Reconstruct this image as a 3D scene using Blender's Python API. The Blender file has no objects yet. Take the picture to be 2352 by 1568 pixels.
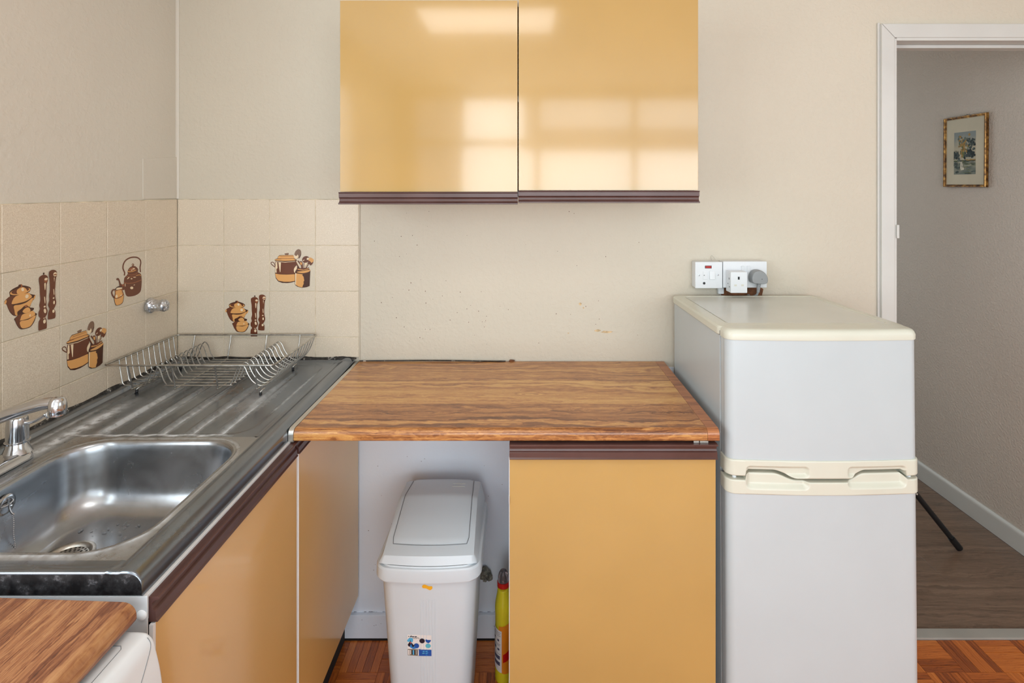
import bpy, bmesh, math, random
from mathutils import Vector, Matrix
from math import sin, cos, pi, radians, sqrt, exp
random.seed(7)
C = bpy.context.scene.collection
S = bpy.context.scene

# ------------------------------------------------------------------ camera, world, lights, exposure
EYE = 1.49
cam = bpy.data.objects.new('camera', bpy.data.cameras.new('camera'))
C.objects.link(cam)
cam.location = (0, 0, EYE); cam.rotation_euler = (pi/2, 0, 0)
cam.data.sensor_width = 36; cam.data.lens = 1253/2352*36
cam.data.shift_x = (1176-1203)/2352; cam.data.shift_y = (436-784)/2352
cam.data.clip_start = 0.02
S.camera = cam

W = bpy.data.worlds.new('sky'); S.world = W; W.use_nodes = True
W.node_tree.nodes['Background'].inputs[0].default_value = (0.80, 0.88, 1.0, 1)
W.node_tree.nodes['Background'].inputs[1].default_value = 2.0

def area(name, loc, rot, sx, sy, power, col):
    d = bpy.data.lights.new(name, 'AREA'); d.shape = 'RECTANGLE'; d.size = sx; d.size_y = sy
    d.energy = power; d.color = col
    o = bpy.data.objects.new(name, d); C.objects.link(o); o.location = loc; o.rotation_euler = rot
    return o
# daylight in the kitchen window behind the camera, and fill lights added around it
XL0 = -1.157
DAY = (0.875, 0.968, 1.0)
# bright sky through the upper panes, dimmer ground light through the lower ones
area('sky_light_pane_1', (-0.28, -2.09, 2.10), (radians(90), 0, 0), 0.56, 0.56, 10.5, DAY)
area('sky_light_panes', (1.06, -2.09, 2.22), (radians(90), 0, 0), 1.92, 0.30, 9.0, DAY)
area('ground_light', (0.72, -2.09, 1.60), (radians(90), 0, 0), 2.60, 0.50, 42.0, DAY)
area('low_fill_light', (0.30, -2.09, 0.85), (radians(90), 0, 0), 2.60, 0.95, 42.0, DAY)  # low fill, added to brighten the bin and lower fronts; panes extended for it
area('left_fill_light', (XL0-0.12, -0.05, 1.60), (0, radians(-90), 0), 1.2, 1.3, 38, DAY)  # fill added at an unseen left window to brighten the fridge side
area('side_fill_light', (2.36+0.12, -0.10, 1.55), (0, radians(90), 0), 1.2, 1.5, 5, DAY)  # weak fill added from the right for the sink doors and left tiles
area('ceiling_lamp_light', (-0.18, 0.27, 2.345), (0, 0, 0), 0.66, 0.40, 5.5, (1.0, 0.97, 0.92))
area('hall_fill_light', (0.9, 4.05, 1.5), (radians(-90), 0, 0), 1.2, 1.8, 15, DAY)  # weak fill added in the hall, no visible source

S.view_settings.view_transform = 'Standard'; S.view_settings.look = 'None'
S.view_settings.gamma = 1.0; S.view_settings.use_curve_mapping = False
S.view_settings.exposure = -0.36
try:
    S.cycles.max_bounces = 10; S.cycles.diffuse_bounces = 6
    S.cycles.caustics_reflective = False; S.cycles.caustics_refractive = False
except Exception: pass

# ------------------------------------------------------------------ helpers
def lin(c):
    def f(v):
        v /= 255.0
        return v/12.92 if v <= 0.04045 else ((v+0.055)/1.055)**2.4
    return (f(c[0]), f(c[1]), f(c[2]), 1)

class NT:
    """small node builder"""
    def __init__(s, name):
        s.m = bpy.data.materials.new(name); s.m.use_nodes = True
        s.t = s.m.node_tree; s.b = s.t.nodes['Principled BSDF']
    def n(s, typ, **kw):
        nd = s.t.nodes.new(typ)
        for k, v in kw.items(): setattr(nd, k, v)
        return nd
    def set(s, sock, v):
        if hasattr(v, 'is_output') or isinstance(v, bpy.types.NodeSocket): s.t.links.new(v, sock)
        else: sock.default_value = v
    def math(s, op, a, b=0.0, clamp=False):
        nd = s.n('ShaderNodeMath', operation=op, use_clamp=clamp); s.set(nd.inputs[0], a); s.set(nd.inputs[1], b)
        return nd.outputs[0]
    def obj(s): return s.n('ShaderNodeTexCoord').outputs['Object']
    def sep(s, v):
        nd = s.n('ShaderNodeSeparateXYZ'); s.set(nd.inputs[0], v); return nd.outputs
    def comb(s, x, y, z=0.0):
        nd = s.n('ShaderNodeCombineXYZ')
        s.set(nd.inputs[0], x); s.set(nd.inputs[1], y); s.set(nd.inputs[2], z); return nd.outputs[0]
    def vscale(s, v, sc):
        nd = s.n('ShaderNodeMapping'); s.set(nd.inputs[0], v); nd.inputs['Scale'].default_value = sc; return nd.outputs[0]
    def noise(s, v, scale, detail=3, rough=0.5, dist=0.0, dim='3D'):
        nd = s.n('ShaderNodeTexNoise', noise_dimensions=dim)
        if dim == '1D': s.set(nd.inputs['W'], v)
        else: s.set(nd.inputs['Vector'], v)
        nd.inputs['Scale'].default_value = scale; nd.inputs['Detail'].default_value = detail
        nd.inputs['Roughness'].default_value = rough; nd.inputs['Distortion'].default_value = dist
        return nd.outputs[0]
    def ramp(s, f, stops, interp='LINEAR'):
        nd = s.n('ShaderNodeValToRGB'); s.set(nd.inputs[0], f); r = nd.color_ramp; r.interpolation = interp
        while len(r.elements) < len(stops): r.elements.new(0.5)
        for e, (p, c) in zip(r.elements, stops):
            e.position = p; e.color = c if len(c) == 4 else lin(c)
        return nd.outputs[0]
    def mix(s, f, a, b, mode='MIX'):
        nd = s.n('ShaderNodeMix', data_type='RGBA', blend_type=mode)
        s.set(nd.inputs[0], f); s.set(nd.inputs[6], a); s.set(nd.inputs[7], b); return nd.outputs[2]
    def bump(s, h, strength=0.3, dist=0.002):
        nd = s.n('ShaderNodeBump'); s.set(nd.inputs['Height'], h)
        nd.inputs['Strength'].default_value = strength; nd.inputs['Distance'].default_value = dist
        s.t.links.new(nd.outputs[0], s.b.inputs['Normal'])
    def col(s, v): s.set(s.b.inputs['Base Color'], v)
    def p(s, **kw):
        for k, v in kw.items(): s.set(s.b.inputs[k.replace('_', ' ')], v)
        return s

def plain(name, rgb, rough=0.5, metal=0.0, var=0.04, vs=6.0, bump=0.0, bs=60, **kw):
    """a plain material with a slight procedural variation"""
    k = NT(name)
    o = k.obj()
    n = k.noise(o, vs, 3)
    a = [max(0, c*(1-var)) for c in rgb]; b = [min(255, c*(1+var)) for c in rgb]
    k.col(k.ramp(n, [(0.3, lin(a)), (0.7, lin(b))]))
    k.p(Roughness=rough, Metallic=metal)
    for kk, v in kw.items(): k.set(k.b.inputs[kk.replace('_', ' ')], v)
    if bump: k.bump(k.noise(o, bs, 3), bump, 0.001)
    return k.m

def finish(me, mats, smooth=35):
    for m in (mats if isinstance(mats, (list, tuple)) else [mats]): me.materials.append(m)
    if smooth:
        me.polygons.foreach_set('use_smooth', [True]*len(me.polygons))
        me.set_sharp_from_angle(angle=radians(smooth))
    me.update()

def link(name, me, parent=None, label=None):
    o = bpy.data.objects.new(name, me); C.objects.link(o)
    if me.polygons and me.polygons[0].use_smooth:
        w = o.modifiers.new('weighted', 'WEIGHTED_NORMAL'); w.keep_sharp = True; w.mode = 'FACE_AREA'
    if parent:
        o.parent = parent
        root = parent
        while root.parent: root = root.parent
        if not root.get('local'):
            p = parent; L = Vector((0, 0, 0))
            while p: L += Vector(p.location); p = p.parent
            o.location = -L
    if label: o['label'] = label
    return o

def mesh(name, V, F, mats, parent=None, smooth=35, mi=None, label=None, tri=False):
    bm = bmesh.new()
    vs = [bm.verts.new(v) for v in V]
    for i, f in enumerate(F):
        try:
            fc = bm.faces.new([vs[j] for j in f])
            if mi: fc.material_index = mi[i]
        except ValueError: pass
    bmesh.ops.recalc_face_normals(bm, faces=bm.faces)
    if tri: bmesh.ops.triangulate(bm, faces=bm.faces)
    me = bpy.data.meshes.new(name); bm.to_mesh(me); bm.free()
    finish(me, mats, smooth)
    return link(name, me, parent, label)

def box_bm(bm, x0, x1, y0, y1, z0, z1, bev=0.0, seg=2):
    g = bmesh.ops.create_cube(bm, size=1, matrix=Matrix.Translation(((x0+x1)/2, (y0+y1)/2, (z0+z1)/2)) @ Matrix.Diagonal((x1-x0, y1-y0, z1-z0, 1)))
    if bev:
        e = set()
        for v in g['verts']: e.update(v.link_edges)
        bmesh.ops.bevel(bm, geom=list(e), offset=bev, segments=seg, affect='EDGES', profile=0.5, clamp_overlap=True)

def frombm(name, bm, mats, parent=None, smooth=35, label=None):
    me = bpy.data.meshes.new(name); bm.to_mesh(me); bm.free(); finish(me, mats, smooth)
    return link(name, me, parent, label)

def box(name, x0, x1, y0, y1, z0, z1, mat, parent=None, bev=0.001, seg=2, label=None):
    bm = bmesh.new(); box_bm(bm, x0, x1, y0, y1, z0, z1, bev, seg)
    return frombm(name, bm, mat, parent, 35, label)

def boxes(name, L, mat, parent=None, bev=0.001, label=None):
    bm = bmesh.new()
    for b in L: box_bm(bm, *b, bev)
    return frombm(name, bm, mat, parent, 35, label)

def prism(name, pts, axis, a0, a1, mat, parent=None, bev=0.0, smooth=35, label=None):
    """pts: 2d outline; axis x: pts are (y,z); y: (x,z); z: (x,y)"""
    def P(p, a): return {'x': (a, p[0], p[1]), 'y': (p[0], a, p[1]), 'z': (p[0], p[1], a)}[axis]
    n = len(pts); bm = bmesh.new()
    A = [bm.verts.new(P(p, a0)) for p in pts]; B = [bm.verts.new(P(p, a1)) for p in pts]
    for i in range(n): bm.faces.new((A[i], A[(i+1) % n], B[(i+1) % n], B[i]))
    c1 = bm.faces.new(A[::-1]); c2 = bm.faces.new(B)
    bmesh.ops.recalc_face_normals(bm, faces=bm.faces)
    if bev:
        ed = list(set(list(c1.edges)+list(c2.edges)))
        bmesh.ops.bevel(bm, geom=ed, offset=bev, segments=2, affect='EDGES', profile=0.5, clamp_overlap=True)
    return frombm(name, bm, mat, parent, smooth, label)

def loft(name, loops, mat, parent=None, closed=True, cap0=False, cap1=False, smooth=35, label=None, mi=None):
    V = []; F = []; n = len(loops[0]); M = []
    for l in loops: V += [tuple(p) for p in l]
    for i in range(len(loops)-1):
        for j in range(n if closed else n-1):
            k = (j+1) % n
            F.append((i*n+j, i*n+k, (i+1)*n+k, (i+1)*n+j)); M.append(mi[i] if mi else 0)
    if cap0: F.append(tuple(range(n))[::-1]); M.append(mi[0] if mi else 0)
    if cap1: F.append(tuple((len(loops)-1)*n+j for j in range(n))); M.append(mi[-1] if mi else 0)
    return mesh(name, V, F, mat, parent, smooth, M, label)

def lathe_loops(prof, cx, cy, seg=32, sx=1, sy=1):
    return [[(cx+r*sx*cos(2*pi*j/seg), cy+r*sy*sin(2*pi*j/seg), z) for j in range(seg)] for r, z in prof]

def lathe(name, prof, cx, cy, mat, parent=None, seg=32, sx=1, sy=1, smooth=40, label=None):
    return loft(name, lathe_loops(prof, cx, cy, seg, sx, sy), mat, parent, True, True, True, smooth, label)

def disc_tube(name, prof, base, direction, mat, parent=None, seg=24, label=None, smooth=40):
    """a turned form about any axis: prof = (radius, distance along direction)"""
    d = Vector(direction).normalized(); a = d.orthogonal().normalized(); b = d.cross(a)
    base = Vector(base)
    loops = [[base + d*t + a*(r*cos(2*pi*j/seg)) + b*(r*sin(2*pi*j/seg)) for j in range(seg)] for r, t in prof]
    return loft(name, loops, mat, parent, True, True, True, smooth, label)

def tube_geo(path, r, sides=8, closed=False, V=None, F=None):
    V = [] if V is None else V; F = [] if F is None else F
    P = [Vector(p) for p in path]; n = len(P); base = len(V)
    t0 = (P[1]-P[0]).normalized(); a = t0.orthogonal().normalized()
    for i in range(n):
        if closed: t = (P[(i+1) % n]-P[i-1]).normalized()
        elif i == 0: t = (P[1]-P[0]).normalized()
        elif i == n-1: t = (P[-1]-P[-2]).normalized()
        else: t = (P[i+1]-P[i-1]).normalized()
        a = (a - t*a.dot(t)).normalized(); b = t.cross(a)
        rr = r[i] if isinstance(r, (list, tuple)) else r
        for j in range(sides):
            th = 2*pi*j/sides; V.append(tuple(P[i] + a*(rr*cos(th)) + b*(rr*sin(th))))
    m = n if closed else n-1
    for i in range(m):
        k = (i+1) % n
        for j in range(sides):
            l = (j+1) % sides
            F.append((base+i*sides+j, base+i*sides+l, base+k*sides+l, base+k*sides+j))
    if not closed:
        F.append(tuple(base+j for j in range(sides))[::-1]); F.append(tuple(base+(n-1)*sides+j for j in range(sides)))
    return V, F

def tube(name, path, r, mat, parent=None, sides=8, closed=False, label=None):
    V, F = tube_geo(path, r, sides, closed)
    return mesh(name, V, F, mat, parent, 50, None, label)

def cat(pts, k=6, closed=False):
    """Catmull-Rom smoothing of points of any dimension"""
    n = len(pts); out = []
    rng = n if closed else n-1
    for i in range(rng):
        g = lambda q: pts[q % n] if closed else pts[max(0, min(n-1, q))]
        p0, p1, p2, p3 = g(i-1), g(i), g(i+1), g(i+2)
        for s in range(k):
            t = s/k
            out.append(tuple(0.5*((2*b)+(-a+c)*t+(2*a-5*b+4*c-d)*t*t+(-a+3*b-3*c+d)*t**3) for a, b, c, d in zip(p0, p1, p2, p3)))
    if not closed: out.append(tuple(pts[-1]))
    return out

def thing(name, label, catg, loc=(0, 0, 0), group=None):
    o = bpy.data.objects.new(name, None); C.objects.link(o); o.location = loc
    o.empty_display_size = 0.05
    return tag(o, label, catg, group)
def tag(o, label, catg, group=None):
    o['label'] = label; o['category'] = catg
    if group: o['group'] = group
    return o
def struct(o, label):
    o['kind'] = 'structure'; o['label'] = label; return o

def ss(a, b, x):
    t = max(0.0, min(1.0, (x-a)/(b-a))); return t*t*(3-2*t)

def rrect(cx, cy, hx, hy, r, z=0.0, ns=8, nc=8):
    """rounded rectangle loop, 4*(ns+nc) points"""
    r = min(r, hx, hy); out = []
    cs = [(cx+hx-r, cy+hy-r, 0), (cx-hx+r, cy+hy-r, 90), (cx-hx+r, cy-hy+r, 180), (cx+hx-r, cy-hy+r, 270)]
    for q in range(4):
        x, y, a0 = cs[q]
        for i in range(nc):
            a = radians(a0 + 90*i/(nc-1)); out.append((x+r*cos(a), y+r*sin(a), z))
        x2, y2, a2 = cs[(q+1) % 4]; a = radians(a2)
        e = (x2+r*cos(a), y2+r*sin(a)); s0 = out[-1]
        for i in range(1, ns+1):
            t = i/(ns+1); out.append((s0[0]+(e[0]-s0[0])*t, s0[1]+(e[1]-s0[1])*t, z))
    return out

# ------------------------------------------------------------------ materials
def m_wall(name, rgb, bs=70, strength=0.35, var=0.02):
    k = NT(name); o = k.obj()
    big = k.noise(o, 1.3, 4); n = k.noise(o, 140, 2, 0.6); n2 = k.noise(o, bs, 3, 0.55)
    base = k.ramp(big, [(0.3, lin([c*(1-var) for c in rgb])), (0.7, lin([min(255, c*(1+var)) for c in rgb]))])
    k.col(base); k.p(Roughness=0.62)
    h = k.math('ADD', k.ramp(n2, [(0.45, (0, 0, 0, 1)), (0.62, (1, 1, 1, 1))]), k.math('MULTIPLY', n, 0.3))
    k.bump(h, strength, 0.0015)
    return k.m
M = {}
M['wall'] = m_wall('cream_wall_paint', (202, 194, 178), 85, 0.30)
M['wall_left'] = m_wall('pale_wall_paint', (210, 204, 192), 60, 0.22)
M['hall_wall'] = m_wall('hall_wall_paint', (209, 198, 187), 100, 0.7)
M['white_wall'] = m_wall('white_gloss_wall_paint', (226, 233, 244), 30, 0.12)
M['ceiling'] = plain('ceiling_paint', (238, 236, 230), 0.8, var=0.01)
M['gloss_white'] = plain('white_gloss_paint', (204, 204, 200), 0.32, var=0.015, bump=0.08, bs=25)
M['white_board'] = plain('white_laminate_board', (226, 228, 230), 0.35, var=0.01)
M['white_metal'] = plain('grey_white_enamel', (196, 199, 202), 0.4, var=0.03)
M['fridge_white'] = plain('fridge_white_enamel', (186, 195, 199), 0.28, var=0.008, bump=0.05, bs=90)
M['fridge_cream'] = plain('yellowed_cream_plastic', (206, 207, 193), 0.3, var=0.012)
M['fridge_panel'] = plain('fridge_top_panel', (204, 206, 198), 0.25, var=0.02)
M['gasket'] = plain('grey_rubber', (120, 124, 128), 0.6)
M['dark'] = plain('dark_void', (20, 18, 16), 0.8)
M['black'] = plain('black_plastic', (22, 22, 24), 0.4)
M['plastic'] = plain('white_plastic', (218, 222, 226), 0.3, var=0.008)
M['bin'] = plain('bin_white_plastic', (204, 215, 223), 0.36, var=0.01)
M['chrome'] = plain('chrome', (196, 198, 202), 0.13, 1.0, var=0.03, bump=0.03, bs=40)
M['wire'] = plain('dull_wire_steel', (178, 176, 170), 0.3, 1.0, var=0.12, vs=60)
M['alu'] = plain('aluminium_trim', (196, 194, 186), 0.34, 0.8, var=0.04)
M['grey_plug'] = plain('grey_plug_plastic', (138, 141, 143), 0.45, var=0.02)
M['red'] = plain('red_plastic', (190, 20, 18), 0.3)
k = NT('opal_diffuser'); k.col(lin((240, 238, 230))); k.p(Roughness=0.5); k.b.inputs['Emission Color'].default_value = (1.0, 0.97, 0.92, 1); k.b.inputs['Emission Strength'].default_value = 1.2; M['opal'] = k.m
M['neon'] = plain('red_neon_lens', (175, 30, 22), 0.2)

def m_yellow(name, rgb, rough):
    k = NT(name); o = k.obj(); n = k.noise(o, 3.0, 3)
    n2 = k.noise(k.vscale(o, (1, 1, 1)), 420, 1)
    k.col(k.ramp(n, [(0.3, lin([c*0.975 for c in rgb])), (0.7, lin([min(255, c*1.02) for c in rgb]))]))
    k.p(Roughness=rough, Coat_Weight=0.6, Coat_Roughness=0.07)
    h = k.math('ADD', k.math('MULTIPLY', n2, 0.06), k.noise(o, 9, 2))
    k.bump(h, 0.10, 0.0009)
    return k.m
M['door'] = m_yellow('mustard_laminate', (182, 147, 86), 0.15)
M['door2'] = m_yellow('mustard_laminate_lightened', (218, 174, 104), 0.28)  # same laminate, colour lightened to offset dimmer light on the side-facing doors

k = NT('plum_brown_handle'); o = k.obj()
k.col(k.ramp(k.noise(o, 8, 3), [(0.3, (72, 44, 38)), (0.7, (88, 60, 56))])); k.p(Roughness=0.3); M['handle'] = k.m

# speckled tile and the plainer pictured tile
def m_tile(name, base, dark, amount):
    k = NT(name); o = k.obj()
    n = k.noise(o, 640, 3, 0.6); big = k.noise(o, 7, 3)
    m = k.ramp(n, [(0.50-amount, (1, 1, 1, 1)), (0.56, (0, 0, 0, 1))])
    m2 = k.ramp(k.noise(o, 300, 2), [(0.58, (0, 0, 0, 1)), (0.70, (1, 1, 1, 1))])
    c = k.mix(k.math('MULTIPLY', m, 0.5), lin(base), lin(dark)); c = k.mix(k.math('MULTIPLY', m2, 0.55), c, lin([min(255, v*1.08) for v in base]))
    c = k.mix(k.math('MULTIPLY', big, 0.35), c, lin([v*0.9 for v in base]))
    oi = k.n('ShaderNodeObjectInfo').outputs['Random']
    c = k.mix(k.math('MULTIPLY', oi, 0.16), c, lin([v*0.86 for v in base]))
    k.col(c); k.p(Roughness=0.30); k.bump(k.noise(o, 120, 2), 0.12, 0.001)
    return k.m
M['tile'] = m_tile('speckled_beige_tile', (229, 217, 198), (182, 160, 130), 0.06)
M['tile_plain'] = m_tile('pictured_tile_glaze', (224, 214, 196), (200, 184, 158), -0.02)
M['grout'] = plain('grout', (204, 192, 168), 0.85, var=0.14, vs=30)
k = NT('mouldy_sealant'); o = k.obj()
k.col(k.ramp(k.noise(o, 60, 4, 0.7), [(0.40, (14, 14, 16)), (0.58, (48, 46, 44)), (0.66, (180, 176, 168))])); k.p(Roughness=0.5)
k.bump(k.noise(o, 90, 3), 0.6, 0.003); M['seal'] = k.m

def m_wood(name, along, stops, knots=(), vfreq=11.0, gloss=0.28, band=None, warp=2.6, seed=0.0, rnd=0.0):
    """printed wood: along = axis of the grain; rings are contour lines of a warped field with knots"""
    k = NT(name); x, y, z = k.sep(k.obj())
    u, v = (x, y) if along == 'x' else (y, x)
    vz = k.math('ADD', v, k.math('MULTIPLY', z, 0.9))
    w = k.noise(k.comb(k.math('MULTIPLY', u, 1.5), k.math('MULTIPLY', vz, 6.0), seed), 1.0, 3, 0.5)
    f = k.math('ADD', k.math('MULTIPLY', vz, vfreq), k.math('MULTIPLY', w, warp))
    for (ku, kv, su, sv, A) in knots:
        du = k.math('DIVIDE', k.math('SUBTRACT', u, ku), su); dv = k.math('DIVIDE', k.math('SUBTRACT', v, kv), sv)
        e = k.math('POWER', 2.718, k.math('MULTIPLY', k.math('ADD', k.math('POWER', k.math('ADD', k.math('MULTIPLY', du, du), k.math('MULTIPLY', dv, dv)), 0.6), k.math('MULTIPLY', k.math('SUBTRACT', w, 0.5), 1.2)), -1.0))
        f = k.math('ADD', f, k.math('MULTIPLY', e, A))
    f = k.math('ADD', f, k.math('MULTIPLY', k.noise(k.comb(k.math('MULTIPLY', u, 14), k.math('MULTIPLY', vz, 40), seed), 1.0, 3, 0.6), 0.8))
    rings = k.noise(f, 2.6, 7, 0.72, 0, '1D')
    fine = k.noise(k.comb(k.math('MULTIPLY', u, 7), k.math('MULTIPLY', vz, 150), 3.0), 1.0, 4, 0.65)
    streak = k.noise(k.comb(k.math('MULTIPLY', u, 2.2), k.math('MULTIPLY', vz, 34), 9.0), 1.0, 3, 0.6)
    t = k.math('ADD', k.math('MULTIPLY', rings, 0.62), k.math('MULTIPLY', fine, 0.24))
    t = k.math('ADD', t, k.math('MULTIPLY', streak, 0.26))
    hair = k.noise(k.comb(k.math('MULTIPLY', u, 16), k.math('MULTIPLY', vz, 420), 1.0), 1.0, 3, 0.7)
    t = k.math('ADD', t, k.math('MULTIPLY', k.math('SUBTRACT', hair, 0.5), 0.42))
    t = k.math('SUBTRACT', t, 0.06)
    if band:
        for (b0, b1, amt) in band:
            g = k.math('MULTIPLY', k.math('SMOOTH_MIN', 1.0, k.math('MULTIPLY', k.math('SUBTRACT', v, b0), 60), True), 1.0)
            inside = k.math('MULTIPLY', k.math('GREATER_THAN', k.math('ADD', v, k.math('MULTIPLY', w, 0.006)), b0), k.math('LESS_THAN', v, b1))
            t = k.math('ADD', t, k.math('MULTIPLY', inside, amt))
    if rnd:
        oi = k.n('ShaderNodeObjectInfo').outputs['Random']
        t = k.math('ADD', t, k.math('MULTIPLY', k.math('SUBTRACT', oi, 0.5), rnd))
    k.col(k.ramp(t, stops)); k.p(Roughness=gloss, Coat_Weight=0.15)
    k.bump(fine, 0.05, 0.0005)
    return k.m
WS = [(0.34, (92, 50, 26)), (0.43, (142, 90, 50)), (0.51, (178, 122, 70)), (0.58, (198, 148, 86)), (0.70, (214, 170, 104))]
M['wood'] = m_wood('wood_print_laminate', 'x', WS,
    knots=[(-0.26, 1.392, 0.115, 0.032, 1.5), (0.19, 1.404, 0.10, 0.036, 1.6), (0.015, 1.52, 0.04, 0.012, 1.2),
           (0.33, 1.705, 0.075, 0.022, 1.2), (-0.47, 1.735, 0.06, 0.02, 1.1), (0.39, 1.39, 0.05, 0.022, 1.2)],
    vfreq=12, band=[(1.455, 1.625, 0.055), (1.30, 1.455, -0.03)])
WS2 = [(0.30, (60, 30, 20)), (0.42, (108, 62, 40)), (0.51, (142, 92, 60)), (0.60, (168, 120, 80)), (0.74, (190, 146, 102))]
M['wood_near'] = m_wood('wood_print_laminate_near', 'y', WS2, vfreq=14, warp=2.0, gloss=0.33, seed=4.0)
WS3 = [(0.30, (96, 52, 30)), (0.45, (150, 90, 54)), (0.60, (180, 118, 72)), (0.72, (196, 136, 86))]
M['wood_strip'] = m_wood('wood_print_edging', 'x', WS3, vfreq=20, warp=1.5, seed=7.0)
M['hall_wood'] = m_wood('grey_brown_laminate', 'x', [(0.30, (84, 66, 54)), (0.45, (114, 92, 76)), (0.58, (132, 108, 90)), (0.72, (148, 124, 104))],
    vfreq=16, warp=3.0, gloss=0.38, seed=2.0, rnd=0.08)
def parq(nm, d, seed):
    return m_wood(nm, d, [(0.30, (120, 56, 18)), (0.45, (168, 86, 30)), (0.60, (196, 108, 42)), (0.75, (214, 130, 58))], vfreq=22, warp=1.4, gloss=0.32, seed=seed, rnd=0.28)
M['parquet_x'] = parq('parquet_wood', 'x', 1.0); M['parquet_y'] = parq('parquet_wood_turned', 'y', 5.0)

# stainless steel with limescale held in a mesh attribute
def m_steel(name, base, rough, lime=True):
    k = NT(name); o = k.obj(); x, y, z = k.sep(o)
    smear = k.noise(k.vscale(o, (9, 3, 9)), 1.6, 5, 0.6, 0.6)
    fine = k.noise(k.vscale(o, (260, 14, 260)), 1.0, 3)
    spots = k.noise(o, 55, 4, 0.65)
    dark = [c*0.62 for c in base]
    c = k.ramp(smear, [(0.3, lin([q*0.93 for q in base])), (0.7, lin([min(255, q*1.05) for q in base]))])
    r = k.math('ADD', k.math('MULTIPLY', smear, 0.12), rough)
    met = 1.0
    if lime:
        at = k.n('ShaderNodeAttribute'); at.attribute_name = 'lime'
        m = k.math('MULTIPLY', at.outputs['Fac'], k.ramp(spots, [(0.30, (0.12, 0.12, 0.12, 1)), (0.56, (1, 1, 1, 1))]), True)
        c = k.mix(m, c, lin((238, 246, 255)))
        r = k.math('ADD', r, k.math('MULTIPLY', m, 0.3)); met = k.math('SUBTRACT', 1.0, k.math('MULTIPLY', m, 0.9))
    k.col(c); k.p(Metallic=met, Roughness=r)
    k.bump(k.math('ADD', k.math('MULTIPLY', fine, 0.15), k.noise(o, 30, 2)), 0.03, 0.001)
    return k.m
M['steel'] = m_steel('stained_stainless_steel', (136, 144, 154), 0.20)
M['steel_bowl'] = m_steel('stainless_steel_bowl', (168, 171, 175), 0.20)

# ------------------------------------------------------------------ the room
XL, XR, YB, YF, ZC = -1.157, 2.38, 1.82, -1.95, 2.42      # left, right, back, front, ceiling
DX0, DX1, DZ = 1.227, 1.99, 1.988                        # doorway
wt = 0.10
wb = boxes('wall_back', [(XL-0.1, DX0-0.001, YB, YB+wt, -0.06, ZC), (DX0-0.001, DX1+0.001, YB, YB+wt, DZ+0.012, ZC), (DX1+0.001, XR+0.1, YB, YB+wt, -0.06, ZC)], M['wall'], None, 0)
struct(wb, 'cream painted kitchen wall behind worktop and fridge')
wl = boxes('wall_left', [(XL-0.1, XL, YF-0.1, -0.75, 0, ZC), (XL-0.1, XL, 0.65, YB-0.0005, 0, ZC), (XL-0.1, XL, -0.75, 0.65, 0, 1.0), (XL-0.1, XL, -0.75, 0.65, 2.2, ZC)], M['wall_left'], None, 0); struct(wl, 'pale painted wall left of the sink')
wr = boxes('wall_right', [(XR, XR+0.1, YF, -0.9, 0, ZC), (XR, XR+0.1, 0.7, YB, 0, ZC), (XR, XR+0.1, -0.9, 0.7, 0, 0.95), (XR, XR+0.1, -0.9, 0.7, 2.15, ZC)], M['wall'], None, 0)
struct(wr, 'cream kitchen wall right of the doorway')
WX0, WX1, WZ0, WZ1 = -1.04, 2.06, 0.34, 2.37
wf = boxes('wall_front', [(XL-0.1, WX0, YF-0.1, YF, 0, ZC), (WX1, XR+0.1, YF-0.1, YF, 0, ZC), (WX0, WX1, YF-0.1, YF, 0, WZ0), (WX0, WX1, YF-0.1, YF, WZ1, ZC)], M['wall'], None, 0)
struct(wf, 'cream kitchen wall holding the window')
ce = box('ceiling', XL-0.1, XR+0.1, YF-0.1, YB+wt, ZC, ZC+0.05, M['ceiling'], None, 0); struct(ce, 'white kitchen ceiling')

k = NT('window_glass')
tr = k.n('ShaderNodeBsdfTransparent'); gl = k.n('ShaderNodeBsdfGlossy'); gl.inputs['Roughness'].default_value = 0.02
mx = k.n('ShaderNodeMixShader'); mx.inputs[0].default_value = 0.06
k.t.links.new(tr.outputs[0], mx.inputs[1]); k.t.links.new(gl.outputs[0], mx.inputs[2])
k.t.links.new(mx.outputs[0], k.t.nodes['Material Output'].inputs[0]); M['glass'] = k.m
def window(name, along, a0, a1, z0, z1, c, d, mull, label):
    """frame in a wall; along x (c = y of frame) or y (c = x of frame)"""
    def B(p0, p1, q0, q1, dd=0.0): return (p0, p1, c-d+dd, c+d-dd, q0, q1) if along == 'x' else (c-d+dd, c+d-dd, p0, p1, q0, q1)
    w = 0.05
    fr = boxes(name, [B(a0, a0+w, z0, z1), B(a1-w, a1, z0, z1), B(a0+w, a1-w, z0, z0+w), B(a0+w, a1-w, z1-w, z1)] +
               [B(m-0.03, m+0.03, z0+w, z1-w) for m in mull[0]] + [B(a0+w, a1-w, m-0.035, m+0.035, 0.004) for m in mull[1]], M['gloss_white'], None, 0.003)
    struct(fr, label)
    g = B(a0+w, a1-w, z0+w, z1-w); t = 0.003
    g = (g[0], g[1], c-t, c+t, g[4], g[5]) if along == 'x' else (c-t, c+t, g[2], g[3], g[4], g[5])
    box('pane', *g, M['glass'], fr, 0)
window('window_1', 'x', WX0, WX1, WZ0, WZ1, YF-0.05, 0.03, ([-0.60, 0.12, 1.02], [1.92]), 'white framed kitchen window with a transom')
window('fill_window_right', 'y', -0.9, 0.7, 0.95, 2.15, XR+0.05, 0.03, ([-0.1], []), 'white framed side window added for fill light')  # unseen opening, added to carry the right fill
window('fill_window_left', 'y', -0.75, 0.65, 1.0, 2.2, XL-0.05, 0.03, ([-0.05], []), 'white framed window added out of view for fill light')  # unseen opening, added to carry the left fill
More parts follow.
